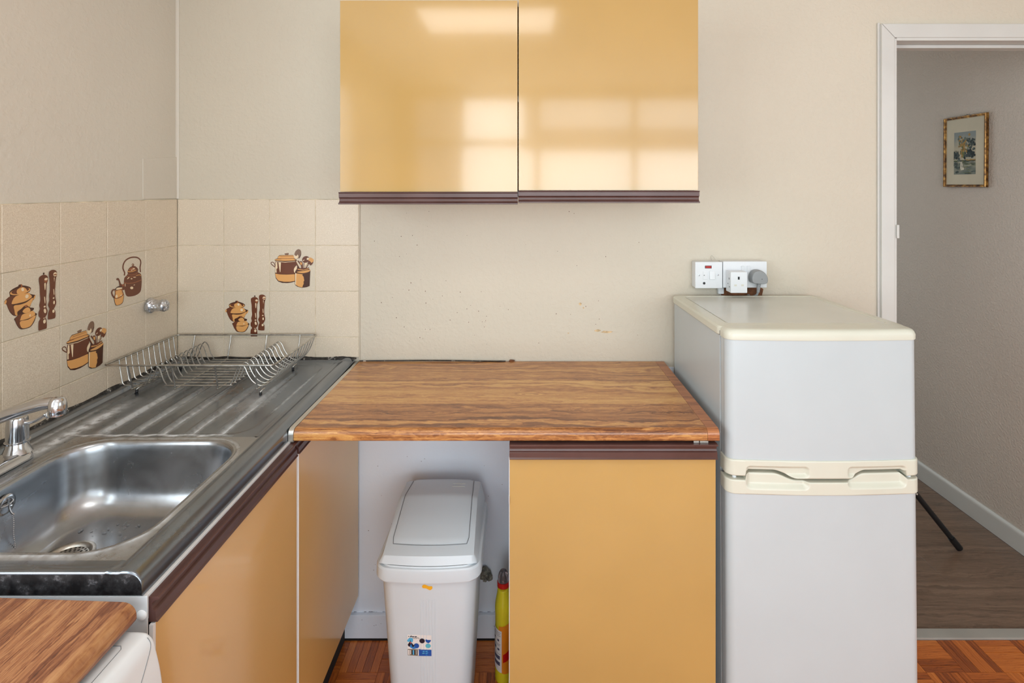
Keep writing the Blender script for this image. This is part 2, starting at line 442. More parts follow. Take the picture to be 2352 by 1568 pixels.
cl_ = thing('ceiling_light', 'opal box light on the kitchen ceiling', 'lamp', (-0.18, 0.27, ZC))
boxes('batten', [(-0.53, 0.17, 0.19, 0.35, 2.39, 2.4195)], M['plastic'], cl_, 0.004)
prism('diffuser', [(0.16, 2.389), (0.155, 2.37), (0.17, 2.352), (0.37, 2.352), (0.385, 2.37), (0.38, 2.389)], 'x', -0.54, 0.18, M['opal'], cl_, 0.003)
box('window_sill', WX0-0.04, WX1+0.04, YF, YF+0.12, WZ0-0.03, WZ0-0.001, M['gloss_white'], None, 0.005)
struct(bpy.data.objects['window_sill'], 'white sill under the kitchen window')

# --- kitchen floor: mosaic parquet, fingers of 24 x 120 mm, five to a square, alternately turned
fl = box('floor', XL-0.1, XR+0.1, YF-0.1, YB-0.0005, -0.06, -0.004, M['dark'], None, 0); struct(fl, 'orange brown mosaic parquet kitchen floor')
FW, FLn = 0.0242, 0.1210
def finger_mesh(name, turned, h):
    a, b = (FW, FLn) if turned else (FLn, FW)
    g = 0.0004
    bm = bmesh.new(); box_bm(bm, g, a-g, g, b-g, -0.008, h, 0)
    me = bpy.data.meshes.new(name); bm.to_mesh(me); bm.free()
    me.materials.append(M['parquet_y'] if turned else M['parquet_x']); return me
fm = {(t, q): finger_mesh('parquet_finger', t, q*0.00025) for t in (0, 1) for q in range(4)}
SV = []; SF = []; SM = []
ny = 0
y = YB-0.014-FLn
row = 0
# tone of each finger comes with a colour of its own through the object's material variants
while y > YF-0.05:
    x = XL-0.02; col = 0
    while x < XR:
        turned = (row+col) % 2
        vis = row < 3 and ((-0.72 < x+FLn and x < 0.02) or (1.08 < x+FLn and x < 2.0))
        for i in range(5):
            fx, fy = (x+i*FW, y) if turned else (x, y+i*FW)
            if vis:
                o = bpy.data.objects.new('parquet_block', fm[(turned, random.randrange(4))]); C.objects.link(o)
                o.parent = fl; o.location = (fx, fy, 0); ny += 1
            else:
                a, b = (FW, FLn) if turned else (FLn, FW)
                s = len(SV); g = 0.0004
                for (p, q) in ((g, g), (a-g, g), (a-g, b-g), (g, b-g)): SV.append((fx+p, fy+q, 0.0005*random.random()))
                SF.append((s, s+1, s+2, s+3)); SM.append(turned)
        x += FLn; col += 1
    y -= FLn; row += 1
pf = mesh('parquet', SV, SF, [M['parquet_x'], M['parquet_y']], fl, 0, SM); pf['kind'] = 'stuff'

# --- doorway: architrave, lining, stop, threshold
J = M['gloss_white']
bm = bmesh.new()
def trim_piece(pts):
    A = [bm.verts.new((x, YB-0.0005, z)) for x, z in pts]; B = [bm.verts.new((x, YB-0.018, z)) for x, z in pts]; n = len(pts)
    fs = [bm.faces.new(A), bm.faces.new(B[::-1])]+[bm.faces.new((A[i], B[i], B[(i+1) % n], A[(i+1) % n])) for i in range(n)]
    bmesh.ops.recalc_face_normals(bm, faces=fs)
    bmesh.ops.bevel(bm, geom=list(fs[1].edges), offset=0.0035, segments=2, affect='EDGES', profile=0.5, clamp_overlap=True)
g_ = 0.0002
trim_piece([(1.1835, 0), (DX0, 0), (DX0, 1.9935-g_), (1.1835, 2.040-g_)])
trim_piece([(DX0+g_, 1.9935), (DX1-g_, 1.9935), (DX1+0.0435, 2.040), (1.1835+g_, 2.040)])
trim_piece([(DX1, 0), (DX1+0.0435, 0), (DX1+0.0435, 2.040-g_), (DX1, 1.9935-g_)])
arch = struct(frombm('trim_1', bm, J), 'white architrave around the doorway')
boxes('backing_strip', [(1.1765, 1.183, YB-0.008, YB-0.0005, 0, 2.045)], J, arch, 0.001)
boxes('lining', [(DX0-0.0005, DX0+0.008, YB-0.0145, YB+wt, 0, DZ+0.004), (DX0+0.008, DX1-0.008, YB-0.0145, YB+wt, DZ-0.004, DZ+0.010), (DX1-0.008, DX1+0.0005, YB-0.0145, YB+wt, 0, DZ+0.004)], J, arch, 0.0015)
boxes('door_stop', [(DX0+0.008, DX1-0.008, YB+0.035, YB+0.075, DZ-0.016, DZ-0.0042)], J, arch, 0.002)
box('hinge', DX0+0.004, DX0+0.012, YB-0.022, YB-0.0155, 1.33, 1.375, J, arch, 0.002)
box('strike_plate', DX1-0.011, DX1-0.008, YB+0.01, YB+0.035, 0.98, 1.06, M['alu'], arch, 0.001)
th = box('trim_2', DX0+0.009, DX1-0.009, YB-0.0125, YB+0.028, -0.0035, 0.006, plain('grey_threshold_metal', (176, 174, 168), 0.45, 0.3), None, 0.002)
struct(th, 'grey threshold strip across the doorway')

# --- skirting behind the bin
bb = box('baseboard_back', XL+0.001, 1.175, YB-0.016, YB-0.0005, 0.006, 0.084, M['white_wall'], None, 0.003); struct(bb, 'chipped white skirting under the worktop')
ww = box('painted_panel', -0.60, 0.50, YB-0.003, YB-0.0002, 0.084, 0.90, M['white_wall'], wb, 0.0, label='bluish white painted lower part of the wall')
sp = box('dust_gap', -0.60, 0.0, YB-0.0165, YB-0.003, 0.0006, 0.0058, M['dark'], bb, 0)
V = []; F = []
for i in range(60):
    x = random.uniform(-0.6, -0.04); n_ = 5; s_ = len(V); w_ = random.uniform(0.003, 0.014); h_ = random.uniform(0.0006, 0.0016); z_ = 0.0853 if i < 46 else random.uniform(0.01, 0.07)
    y_ = YB-0.0166 if z_ < 0.08 else YB-0.0036
    for (p, q) in ((0, 0), (w_, h_*0.4), (w_*0.8, h_), (w_*0.2, h_*1.1)): V.append((x+p*(0.3 if i >= 46 else 1), y_, z_+q))
    F.append((s_, s_+1, s_+2, s_+3))
o = mesh('dirt_mark', V, F, M['dark'], bb, 0); o['kind'] = 'stuff'
# --- plaster patches and seams
prism('paper_edge', [(1.655, 1.462), (1.817, 1.462), (1.817, 1.60), (1.655, 1.585)], 'x', XL+0.0001, XL+0.0022, M['wall_left'], wl, 0.0006, label='raised lining paper edge above the tiles')
box('plaster_edge', -0.5492, -0.5455, YB-0.0052, YB-0.0002, 0.923, 1.447, M['wall'], wb, 0.002, label='rough plaster ridge beside the tiles')
chip = plain('bare_plaster_chip', (196, 170, 132), 0.9, var=0.15, vs=90); speck = plain('dark_speck', (96, 66, 44), 0.8, var=0.2)
def blob(cx, cz, rx, rz, mat, nm, y=YB-0.0006, par=None, n=12):
    pts = [(cx+rx*cos(2*pi*i/n)*random.uniform(0.6, 1.15), cz+rz*sin(2*pi*i/n)*random.uniform(0.6, 1.15)) for i in range(n)]
    return prism(nm, pts, 'y', y-0.0003, y+0.0004, mat, par or wb)
for (px, py, rx, rz) in [(1393, 761, .022, .004), (1372, 758, .012, .004), (1333, 697, .005, .006), (1340, 706, .003, .003), (1305, 764, .003, .002)]:
    blob((px-1203)/687, EYE-(py-436)/687, rx, rz, chip, 'paint_chip')
sV = []; sF = []
for i in range(70):
    px = random.choice([random.uniform(850, 1520), random.uniform(900, 1120)]); py = random.uniform(640, 790) if i < 52 else random.uniform(480, 620)
    cx, cz, r = (px-1203)/687, EYE-(py-436)/687, random.uniform(0.0006, 0.0016)
    s = len(sV)
    for q in range(6): sV.append((cx+r*cos(q*pi/3), YB-0.0006, cz+r*sin(q*pi/3)*random.uniform(.7, 1.3)))
    sF.append(tuple(range(s, s+6)))
for i in range(26):
    px, py = random.uniform(840, 1160), random.uniform(1030, 1400)
    cx, cz, r = (px-1203)/687, EYE-(py-436)/687, random.uniform(0.0006, 0.0015); s = len(sV)
    for q in range(6): sV.append((cx+r*cos(q*pi/3), YB-0.0036, cz+r*sin(q*pi/3)))
    sF.append(tuple(range(s, s+6)))
o = mesh('stain_specks', sV, sF, speck, wb, 0); o['kind'] = 'stuff'
# bare brown patch and old trunking stub below the sockets
brown = plain('bare_brown_plaster', (112, 70, 44), 0.85, var=0.25, vs=60, bump=0.4)
prism('bare_patch', [(0.655, 1.172), (0.66, 1.13), (0.79, 1.13), (0.797, 1.16), (0.78, 1.172)], 'y', YB-0.006, YB-0.0004, brown, wb, label='bare brown patch of old plaster below the sockets')

# ------------------------------------------------------------------ wall tiles, five of them pictured
TP = 0.1525; TT = 0.006; TG = 0.0008
ZT = 1.458
BR = lin
mot_mats = [plain('motif_brown', (104, 56, 34), 0.3, var=0.06), plain('motif_tan', (222, 164, 98), 0.3, var=0.03),
            plain('motif_highlight', (236, 214, 180), 0.3, var=0.02), plain('motif_dark_outline', (70, 36, 22), 0.3, var=0.03),
            plain('motif_rust', (150, 88, 52), 0.3, var=0.05), plain('motif_taupe', (134, 104, 84), 0.3, var=0.06)]
B_, T_, H_, D_, R_, G_ = range(6)
def ell(cx, cy, rx, ry, rot=0, n=14):
    a = radians(rot)
    return [(cx+rx*cos(t)*cos(a)-ry*sin(t)*sin(a), cy+rx*cos(t)*sin(a)+ry*sin(t)*cos(a)) for t in [2*pi*i/n for i in range(n)]]
def band_line(pts, w):
    """polyline as a closed strip"""
    L = []; R = []
    for i, p in enumerate(pts):
        a = pts[max(0, i-1)]; b = pts[min(len(pts)-1, i+1)]
        dx, dy = b[0]-a[0], b[1]-a[1]; l = math.hypot(dx, dy) or 1
        ww_ = w[i] if isinstance(w, list) else w
        L.append((p[0]-dy/l*ww_, p[1]+dx/l*ww_)); R.append((p[0]+dy/l*ww_, p[1]-dx/l*ww_))
    return L+R[::-1]
pots = [
 (D_, [(190,480),(250,430),(370,395),(470,390),(600,430),(668,480),(640,540),(600,560),(700,610),(770,640),(740,700),(680,780),(640,860),(560,960),(330,965),(230,900),(170,800),(130,700),(85,640),(120,600),(200,560)], 1),
 (B_, [(200,560),(120,610),(140,700),(200,840),(320,960),(300,860),(280,760),(240,700),(330,570)], 1),
 (T_, [(330,575),(240,690),(270,720),(400,725),(560,715),(690,660),(640,590),(600,560)], 1),
 (T_, [(290,755),(420,760),(560,745),(720,680),(640,840),(540,950),(340,960),(300,850)], 1),
 (T_, ell(428, 500, 225, 62, 0), 1), (B_, ell(428, 488, 195, 55, 0), 1),
 (T_, [(350,520),(355,460),(420,430),(500,430),(560,480),(575,530),(480,550),(400,550)], 1),
 (R_, ell(430, 395, 45, 35), 1), (D_, ell(410, 390, 30, 28), 1), (H_, ell(477, 470, 30, 38, -30), 1), (H_, ell(572, 625, 38, 38), 1),
 (T_, ell(108, 650, 20, 42, 15), 1), (T_, ell(745, 680, 16, 50, 25), 1),
 (D_, [(290,1010),(360,970),(360,890),(440,850),(520,800),(575,810),(640,860),(730,890),(720,930),(690,950),(800,1020),(790,1050),(740,1170),(650,1255),(520,1262),(420,1240),(350,1150),(310,1060)], 1),
 (B_, [(310,1010),(380,960),(460,960),(420,1060),(430,1230),(350,1130)], 1),
 (T_, [(470,965),(420,1055),(430,1075),(600,1075),(760,1030),(700,940),(600,960)], 1),
 (T_, [(420,1090),(600,1095),(770,1045),(720,1160),(640,1240),(500,1245),(435,1200)], 1),
 (T_, [(470,910),(520,860),(600,850),(650,910),(630,950),(540,955)], 1),
 (H_, ell(640, 1020, 14, 24, 10), 1), (R_, ell(550, 815, 34, 22), 1),
 # front mill
 (B_, [(850,300),(900,265),(960,255),(1020,270),(1065,320),(1060,400),(1030,480),(1030,640),(1020,760),(1030,850),(1025,930),(1055,1010),(1040,1090),(1000,1140),(1030,1200),(1035,1370),(980,1395),(890,1392),(838,1370),(840,1200),(880,1140),(840,1080),(838,1000),(870,940),(855,860),(880,760),(870,620),(865,480),(848,380)], 1),
 (D_, ell(962, 230, 20, 22), 1), (R_, ell(1012, 372, 44, 50), 1), (H_, ell(1018, 352, 40, 26), 1),
 (H_, [(975,440),(1010,440),(1000,560),(985,560)], 1), (H_, [(970,720),(990,720),(1000,830),(985,845)], 1),
 (H_, ell(982, 915, 24, 18), 1), (H_, ell(990, 1005, 28, 50, -15), 1), (H_, ell(978, 1220, 32, 42), 1), (H_, ell(968, 1150, 22, 8), 1),
 # rear mill
 (B_, [(1090,220),(1130,190),(1200,185),(1270,220),(1290,290),(1260,380),(1250,500),(1240,640),(1250,780),(1270,880),(1240,970),(1210,1010),(1245,1060),(1248,1190),(1200,1212),(1090,1205),(1060,1180),(1070,1060),(1100,990),(1062,900),(1095,810),(1090,700),(1110,600),(1105,400),(1088,300)], 1),
 (H_, ell(1240, 285, 46, 44), 1), (R_, ell(1244, 292, 44, 14), 1), (H_, [(1208,350),(1228,350),(1218,450)], 0), (H_, [(1195,600),(1210,600),(1220,700),(1205,705)], 1),
 (H_, ell(1200, 780, 20, 16), 1), (H_, ell(1212, 875, 22, 38), 1), (H_, ell(1196, 1055, 28, 34), 1)]
pots_f = lambda p: ((p[0]-40)/1345, (p[1]-100)/1300)
stew = [
 (B_, band_line([(270,745),(210,700),(150,650),(135,605),(160,585)], 13), 0), (B_, band_line([(140,592),(190,578),(240,608),(265,680),(275,730)], 12), 0),
 (D_, [(250,500),(300,470),(345,460),(360,400),(420,350),(860,345),(900,460),(960,490),(980,540),(960,700),(930,900),(930,1215),(800,1250),(680,1268),(500,1262),(370,1215),(290,1110),(268,960),(270,780),(290,570)], 0),
 (T_, [(275,955),(420,980),(640,990),(925,975),(930,1190),(760,1225),(560,1225),(380,1190),(300,1090)], 0),
 (B_, [(280,560),(600,590),(960,560),(940,960),(640,975),(420,965),(275,930)], 0),
 (T_, [(355,455),(370,400),(430,365),(860,355),(900,450),(880,480),(500,480)], 0), (R_, [(440,395),(860,388),(860,396),(440,408)], 0),
 (R_, [(345,458),(900,455),(900,468),(345,474)], 0),
 (T_, [(255,495),(330,480),(900,480),(955,500),(900,525),(600,540),(330,525),(270,515)], 0),
 (H_, [(275,545),(600,575),(930,548),(930,560),(600,592),(280,560)], 0),
 (H_, [(300,575),(340,580),(350,780),(315,800),(320,925),(278,925),(280,740)], 0), (H_, [(380,585),(462,590),(445,900),(430,912),(410,800)], 0),
 (G_, [(575,305),(610,290),(690,280),(720,300),(690,345),(620,350)], 1),
 (H_, [(970,700),(890,790),(885,880),(920,930),(980,900)], 1),
 (G_, ell(1010, 310, 105, 160, 18), 1), (H_, ell(960, 390, 70, 75, 20), 1), (G_, ell(955, 330, 45, 45, 0), 1),
 (D_, [(1040,470),(1100,330),(1120,250),(1115,350),(1075,440)], 0),
 (B_, band_line([(940,530),(1000,680),(1080,790)], 26), 0), (H_, band_line([(960,540),(1020,660),(1095,795)], 8), 0),
 (B_, band_line([(1010,530),(1060,600),(1130,690),(1140,790)], 18), 0), (B_, band_line([(1070,560),(1140,570),(1160,650),(1165,790)], 16), 0), (T_, ell(1118, 625, 30, 48, -15), 1),
 (B_, ell(1270, 490, 122, 105, -25), 1), (H_, ell(1340, 470, 42, 34, -20), 1), (H_, ell(1205, 518, 30, 12, -35), 1),
 (B_, band_line([(1225,560),(1215,700),(1215,790)], 16), 0), (H_, band_line([(1235,600),(1228,700),(1225,790)], 6), 0),
 (T_, [(1400,430),(1470,450),(1525,500),(1515,570),(1440,680),(1390,640),(1350,590),(1360,520)], 1),
 (B_, [(1350,540),(1400,540),(1460,600),(1510,560),(1500,620),(1430,690),(1390,650),(1340,620)], 1),
 (B_, band_line([(1370,600),(1320,690),(1260,790)], 24), 0), (H_, band_line([(1340,640),(1290,720),(1250,785)], 6), 0),
 (H_, [(1230,600),(1320,600),(1290,680),(1240,690)], 0),
 (D_, [(930,880),(980,800),(990,760),(1000,700),(1100,790),(1330,780),(1370,740),(1380,790),(1420,870),(1410,1000),(1395,1360),(1300,1400),(1150,1420),(1000,1385),(920,1320),(920,1000)], 0),
 (B_, [(1000,780),(1340,760),(1370,800),(1100,850),(960,850)], 0), (T_, [(1000,800),(1200,830),(1375,775),(1370,805),(1180,848),(1030,830)], 0),
 (T_, [(980,895),(1150,870),(1400,830),(1405,870),(1330,910),(1180,940),(1040,925)], 1),
 (T_, [(960,945),(1170,975),(1165,1020),(1200,1050),(1215,1130),(1225,1180),(1200,1220),(1205,1290),(1180,1340),(1160,1410),(1040,1380),(940,1320),(930,1100)], 0),
 (H_, [(930,935),(965,945),(955,1320),(930,1310)], 0)]
stew_f = lambda p: ((p[0]-95)/1475, (p[1]-40)/1490)
ket = [
 (B_, band_line(cat([(500,650),(510,570),(465,460),(480,330),(560,220),(700,160),(860,160),(960,220),(985,310),(962,430),(975,560)], 3), 19), 0),
 (B_, [(500,720),(570,650),(600,590),(590,540),(640,450),(720,400),(820,400),(905,480),(900,560),(990,610),(1010,720),(1015,830),(990,1050),(920,1140),(800,1200),(640,1225),(560,1200),(520,1100),(490,900)], 1),
 (B_, ell(748, 360, 34, 34), 1), (H_, ell(742, 360, 12, 14), 1), (B_, [(725,385),(775,385),(775,420),(725,420)], 0),
 (T_, band_line([(590,530),(640,550),(740,540),(840,500)], 10), 0), (R_, ell(720, 480, 90, 45, -15), 1), (H_, ell(770, 470, 40, 16, -10), 1), (H_, ell(712, 505, 18, 14), 1),
 (R_, band_line([(600,620),(700,640),(830,610),(900,560)], 9), 0), (R_, band_line([(560,680),(700,690),(850,660),(985,625)], 9), 0),
 (R_, band_line([(490,845),(600,868),(780,850),(1005,770)], 11), 0), (T_, band_line([(840,650),(940,630),(990,660)], 7), 0),
 (H_, ell(610, 720, 44, 12, -40), 1), (H_, ell(795, 700, 42, 10, -3), 1), (H_, ell(704, 740, 28, 14), 1), (H_, ell(708, 988, 46, 36), 1), (H_, ell(782, 908, 20, 10, -25), 1),
 (H_, band_line([(520,870),(520,950)], 9), 0),
 (B_, [(275,740),(300,715),(340,725),(370,790),(400,870),(440,890),(490,880),(520,1010),(430,1050),(370,960),(345,820),(320,770),(285,770)], 1), (R_, [(430,890),(480,880),(490,930),(440,950)], 0),
 (B_, band_line(cat([(235,1030),(180,1040),(150,1110),(175,1190),(215,1250)], 3), 18), 0),
 (D_, [(240,1030),(290,960),(360,935),(430,960),(440,1050),(480,1150),(480,1260),(450,1390),(370,1450),(270,1465),(235,1400),(210,1270),(235,1150)], 1),
 (T_, [(250,1040),(300,1050),(425,1010),(430,1070),(470,1150),(468,1260),(440,1380),(360,1440),(280,1455),(245,1400),(222,1280),(242,1150)], 1),
 (H_, [(265,1030),(300,980),(420,975),(430,1000),(340,1030)], 1), (R_, [(245,1060),(420,1020),(440,1100),(462,1170),(350,1260),(225,1270),(245,1150)], 1),
 (T_, [(260,1075),(400,1040),(430,1120),(445,1165),(350,1235),(235,1255),(255,1160)], 1),
 (H_, ell(278, 1215, 28, 46), 1), (D_, band_line([(225,1270),(330,1265),(410,1225),(472,1165)], 4), 0), (H_, ell(400, 1190, 14, 22, 20), 1)]
def ket_f(p):
    u = (p[0]-45)/1080; t = 130-145*u; b = 1625-300*u
    return (u, (p[1]-t)/(b-t))
from mathutils.geometry import delaunay_2d_cdt
def fill2d(bm, pts, to3, mi):
    """fill a 2d outline robustly (concave outlines allowed)"""
    r = delaunay_2d_cdt([Vector(p) for p in pts], [], [list(range(len(pts)))], 1, 1e-3)
    vs = [bm.verts.new(to3(v)) for v in r[0]]
    for f in r[2]:
        try: bm.faces.new([vs[i] for i in f]).material_index = mi
        except ValueError: pass
def motif(parent, shapes, fmap, P3, name='printed_motif', label=None, step=0.00004):
    """flat print built as thin layered shapes; P3(u, v, lift) gives the 3d point"""
    bm = bmesh.new()
    for i, (m, pts, sm) in enumerate(shapes):
        q = cat(pts, 3, True) if sm and len(pts) > 3 else pts
        def to3(p, i=i):
            u, v = fmap(p); return P3(min(0.99, max(0.01, u)), min(0.985, max(0.01, v)), 0.00015+i*step)
        fill2d(bm, q, to3, m)
    me = bpy.data.meshes.new(name); bm.to_mesh(me); bm.free()
    for m in mot_mats: me.materials.append(m)
    return link(name, me, parent, label)

rows = [ZT - TP*i for i in range(4)]+[0.932]
# back wall: four columns from the corner
for r in range(4):
    z1, z0 = rows[r]-TG, rows[r+1]+TG
    if r == 3: z0 = 0.934
    for c in range(4):
        x0, x1 = XL+0.0065+c*TP+TG-0.004*(c == 0)*0, XL+0.0065+(c+1)*TP-TG
        x1 = min(x1, -0.5495)
        pic = (r, c) in ((1, 2), (2, 1))
        d = random.uniform(-0.0003, 0.0003)
        t = box('tile', x0, x1, YB-TT+d, YB-0.0005, z0, z1, M['tile_plain'] if pic else M['tile'], wb, 0.0008, 1,
                label={(1, 2): 'cream tile printed with a casserole and a utensil jar', (2, 1): 'cream tile printed with lidded pots and two mills'}.get((r, c)))
        if pic:
            P3 = lambda u, v, l, x0=x0, x1=x1, z0=z0, z1=z1, d=d: (x0+(x1-x0)*u, YB-TT+d-l, z1-(z1-z0)*v)
            motif(t, stew if (r, c) == (1, 2) else pots, stew_f if (r, c) == (1, 2) else pots_f, P3)
# left wall
for r in range(4):
    z1, z0 = rows[r]-TG, rows[r+1]+TG
    if r == 3: z0 = 0.936
    for c in range(8):
        y1, y0 = YB-0.0075-c*TP-TG, YB-0.0075-(c+1)*TP+TG
        kind = {(1, 2-1): 'ket', (2, 2): 'stew', (1, 3): 'pots'}.get((r, c))
        d = random.uniform(-0.0003, 0.0003)
        lb = {'ket': 'cream tile printed with a kettle and a jug', 'stew': 'cream tile printed with a casserole and a utensil jar', 'pots': 'cream tile printed with lidded pots and two mills'}.get(kind)
        t = box('tile', XL+0.0005, XL+TT+d, y0, y1, z0, z1, M['tile_plain'] if kind else M['tile'], wl, 0.0008, 1, label=lb)
        if kind:
            P3 = lambda u, v, l, y0=y0, y1=y1, z0=z0, z1=z1, d=d: (XL+TT+d+l, y0+(y1-y0)*u, z1-(z1-z0)*v)
            motif(t, {'ket': ket, 'stew': stew, 'pots': pots}[kind], {'ket': ket_f, 'stew': stew_f, 'pots': pots_f}[kind], P3)
box('grout', XL+0.0055, -0.549, YB-TT+0.0012, YB-0.0002, 0.934, ZT+0.001, M['grout'], wb, 0)
box('grout', XL+0.0002, XL+TT-0.0012, YB-0.0075-8*TP, YB-0.0062, 0.936, ZT+0.001, M['grout'], wl, 0)

# ------------------------------------------------------------------ sink top: one pressed sheet with bowl, drainer and rolled edge
SZ = 0.925
SX0, SX1, SY0, SY1 = XL+0.0075, -0.560, 0.800, 1.8125
BC = (-0.81, 1.04); BH = (0.19, 0.19); BRd = 0.085
GX = [-0.980, -0.911, -0.842, -0.775, -0.706]
def sdrr(x, y, cx, cy, hx, hy, r):
    qx, qy = abs(x-cx)-hx+r, abs(y-cy)-hy+r
    return math.hypot(max(qx, 0), max(qy, 0))+min(max(qx, qy), 0)-r
def plate(x, y):
    z = SZ
    z += 0.008*(1-ss(-1.124, -1.117, x))
    z += 0.005*max(ss(-0.606, -0.590, x), 0.8*(1-ss(0.808, 0.822, y))) + 0.0012*exp(-((x+0.612)/0.003)**2)
    z += 0.004*ss(1.786, 1.796, y)
    db = sdrr(x, y, BC[0], BC[1], BH[0], BH[1], BRd)
    z += 0.0014*exp(-((db-0.0075)/0.0035)**2)
    # drainer recess, deepening towards the far end of each channel is left out: flutes run to the bowl
    dr = sdrr(x, y, -0.862, 1.52, 0.222, 0.255, 0.05)
    rec = ss(0.004, -0.006, dr)
    z -= 0.0022*rec
    for i, g in enumerate(GX):
        f = exp(-((x-g)/0.0065)**4)*ss(1.80, 1.55-0.03*i, y)*ss(1.262, 1.275, y)
        z -= 0.0040*f
        z += 0.0016*exp(-((abs(x-g)-0.012)/0.005)**2)*ss(1.74, 1.5, y)*ss(1.268, 1.30, y)
    return z
def lime(x, y):
    v = 0.0
    db = sdrr(x, y, BC[0], BC[1], BH[0], BH[1], BRd)
    if y > 1.24:
        for i, g in enumerate(GX):
            v = max(v, 0.95*exp(-((x-g-0.004)/0.0075)**2)*ss(1.66-0.03*abs(i-3), 1.38, y)*ss(1.25, 1.262, y))
        sc = 0.004*cos((x-GX[0])/0.0685*2*pi)
        v = max(v, 0.9*exp(-((y-1.258-sc)/0.005)**2)*ss(-1.10, -1.0, x)*ss(-0.66, -0.70, x))
        v = max(v, 0.7*exp(-((x+0.640)/0.004)**2)*ss(1.36, 1.42, y)*ss(1.72, 1.6, y))
        v = max(v, 0.35*exp(-((x+0.715)/0.03)**2)*ss(1.36, 1.45, y)*ss(1.66, 1.5, y))
        v = max(v, 0.5*exp(-((x+0.985)/0.018)**2)*ss(1.60, 1.45, y))
    v = max(v, 0.85*exp(-((x+1.052)/0.022)**2)*ss(1.10, 1.18, y)*ss(1.52, 1.36, y))
    v = max(v, 0.6*exp(-((x+1.094)/0.006)**2)*ss(1.0, 1.1, y)*ss(1.5, 1.3, y))
    v = max(v, 0.45*exp(-((db-0.009)/0.004)**2)*(0.4+0.6*(y < 0.95 or y > 1.2)))
    if y < 0.9: v = max(v, 0.25*exp(-((db-0.012)/0.01)**2))
    return min(1, v)
def frange(a, b, s):
    n = max(1, round((b-a)/s)); return [a+(b-a)*i/n for i in range(n)]
HX0, HX1, HY0, HY1 = -1.024, -0.606, 0.832, 1.2485
xs = frange(SX0, HX0, 0.0035)+frange(HX0, HX1, 0.0035)+frange(HX1, -0.582, 0.002)+[-0.582]
prof = [(x, None) for x in xs]
R_E = 0.022
for a in (15, 30, 45, 60, 75, 90): prof.append((-0.582+R_E*sin(radians(a)), -R_E*(1-cos(radians(a)))))
prof.append((SX1, -0.036))
ys = [SY0, SY0+0.0012, SY0+0.003]+frange(SY0+0.006, HY0, 0.004)+frange(HY0, HY1, 0.008)+frange(HY1, SY1, 0.004)+[SY1]
V = []; F = []; LM = []
nx = len(prof)
for j, y in enumerate(ys):
    dz = [0.003, 0.0012, 0.0][j] if j < 3 else 0
    for (x, rz) in prof:
        if rz is None: V.append((x, y, plate(x, y)-dz)); LM.append(lime(x, y))
        else: V.append((x, y, plate(-0.582, y)+rz-(dz if rz > -0.03 else 0))); LM.append(0.0)
for j in range(len(ys)-1):
    for i in range(nx-1):
        x, y = (prof[i][0]+prof[i+1][0])/2, (ys[j]+ys[j+1])/2
        if prof[i+1][1] is None and HX0 < x < HX1 and HY0 < y < HY1: continue
        F.append((j*nx+i, j*nx+i+1, (j+1)*nx+i+1, (j+1)*nx+i))
# near end face, closed down to the skirt
base = len(V)
for (x, rz) in prof:
    V.append((x, SY0, SZ-0.029)); LM.append(0.3)
nf = len(F)
for i in range(nx-2): F.append((i, base+i, base+i+1, i+1))
# bowl patch: from the rectangular cut to the rim, down the walls and to the waste
cx, cy = (HX0+HX1)/2, (HY0+HY1)/2; hx, hy = (HX1-HX0)/2, (HY1-HY0)/2
loops = [rrect(cx, cy, hx, hy, 0.0005)]
for off in (0.016, 0.013, 0.0105, 0.009, 0.0075, 0.006, 0.0045, 0.003, 0.0015):
    q = off; loops.append(rrect(BC[0], BC[1], BH[0]+q, BH[1]+q, BRd+q))
loops = [[(p[0], p[1], plate(min(HX1, max(HX0, p[0])), min(HY1, max(HY0, p[1])))) for p in l] for l in loops]
loops = [[(min(HX1, max(HX0, p[0])), min(HY1, max(HY0, p[1])), p[2]) for p in l] for l in loops]
bowl = [(0, .0003), (.002, -.0012), (.004, -.004), (.0055, -.009), (.007, -.02), (.010, -.045), (.013, -.07), (.016, -.09), (.020, -.106), (.026, -.119), (.034, -.129), (.044, -.1365), (.053, -.1405)]
for ins, dz in bowl:
    loops.append([(p[0], p[1], SZ+dz) for p in rrect(BC[0], BC[1], BH[0]-ins, BH[1]-ins, max(0.03, BRd-ins*0.25))])
ring = rrect(-0.890, 1.064, 0.043, 0.043, 0.043)
last = loops[-1]
for t, dz in ((0.12, -.1425), (0.25, -.1440), (0.4, -.1453), (0.55, -.1464), (0.7, -.1473), (0.85, -.1481), (1.0, -.1490)):
    loops.append([(a[0]+(b[0]-a[0])*t, a[1]+(b[1]-a[1])*t, SZ+dz) for a, b in zip(last, ring)])
nl = len(loops[0])
VB = []; FB = []; LB = []; b0 = 0
for l in loops:
    for p in l: VB.append(p); LB.append(lime(p[0], p[1]) if p[2] > SZ-0.003 else 0.0)
for i in range(len(loops)-1):
    for j in range(nl): kx = (j+1) % nl; FB.append((b0+i*nl+j, b0+i*nl+kx, b0+(i+1)*nl+kx, b0+(i+1)*nl+j))
def limed(name, V, F, L, mat, parent):
    me = bpy.data.meshes.new(name); me.from_pydata(V, [], F)
    at = me.attributes.new('lime', 'FLOAT', 'POINT'); at.data.foreach_set('value', L)
    bm = bmesh.new(); bm.from_mesh(me); bmesh.ops.remove_doubles(bm, verts=bm.verts, dist=0.00001); bmesh.ops.recalc_face_normals(bm, faces=bm.faces); bm.to_mesh(me); bm.free()
    finish(me, mat, 50); return link(name, me, parent)
sink = thing('kitchen_sink', 'stained stainless steel sink and ribbed drainer along the tiled left wall', 'sink', (-0.85, 1.3, 0.893))
gr = NT('dark_reflection_steel'); o = gr.obj(); gn = gr.noise(o, 45, 5, 0.7)  # speckled steel with a dark reflection painted into the near end face
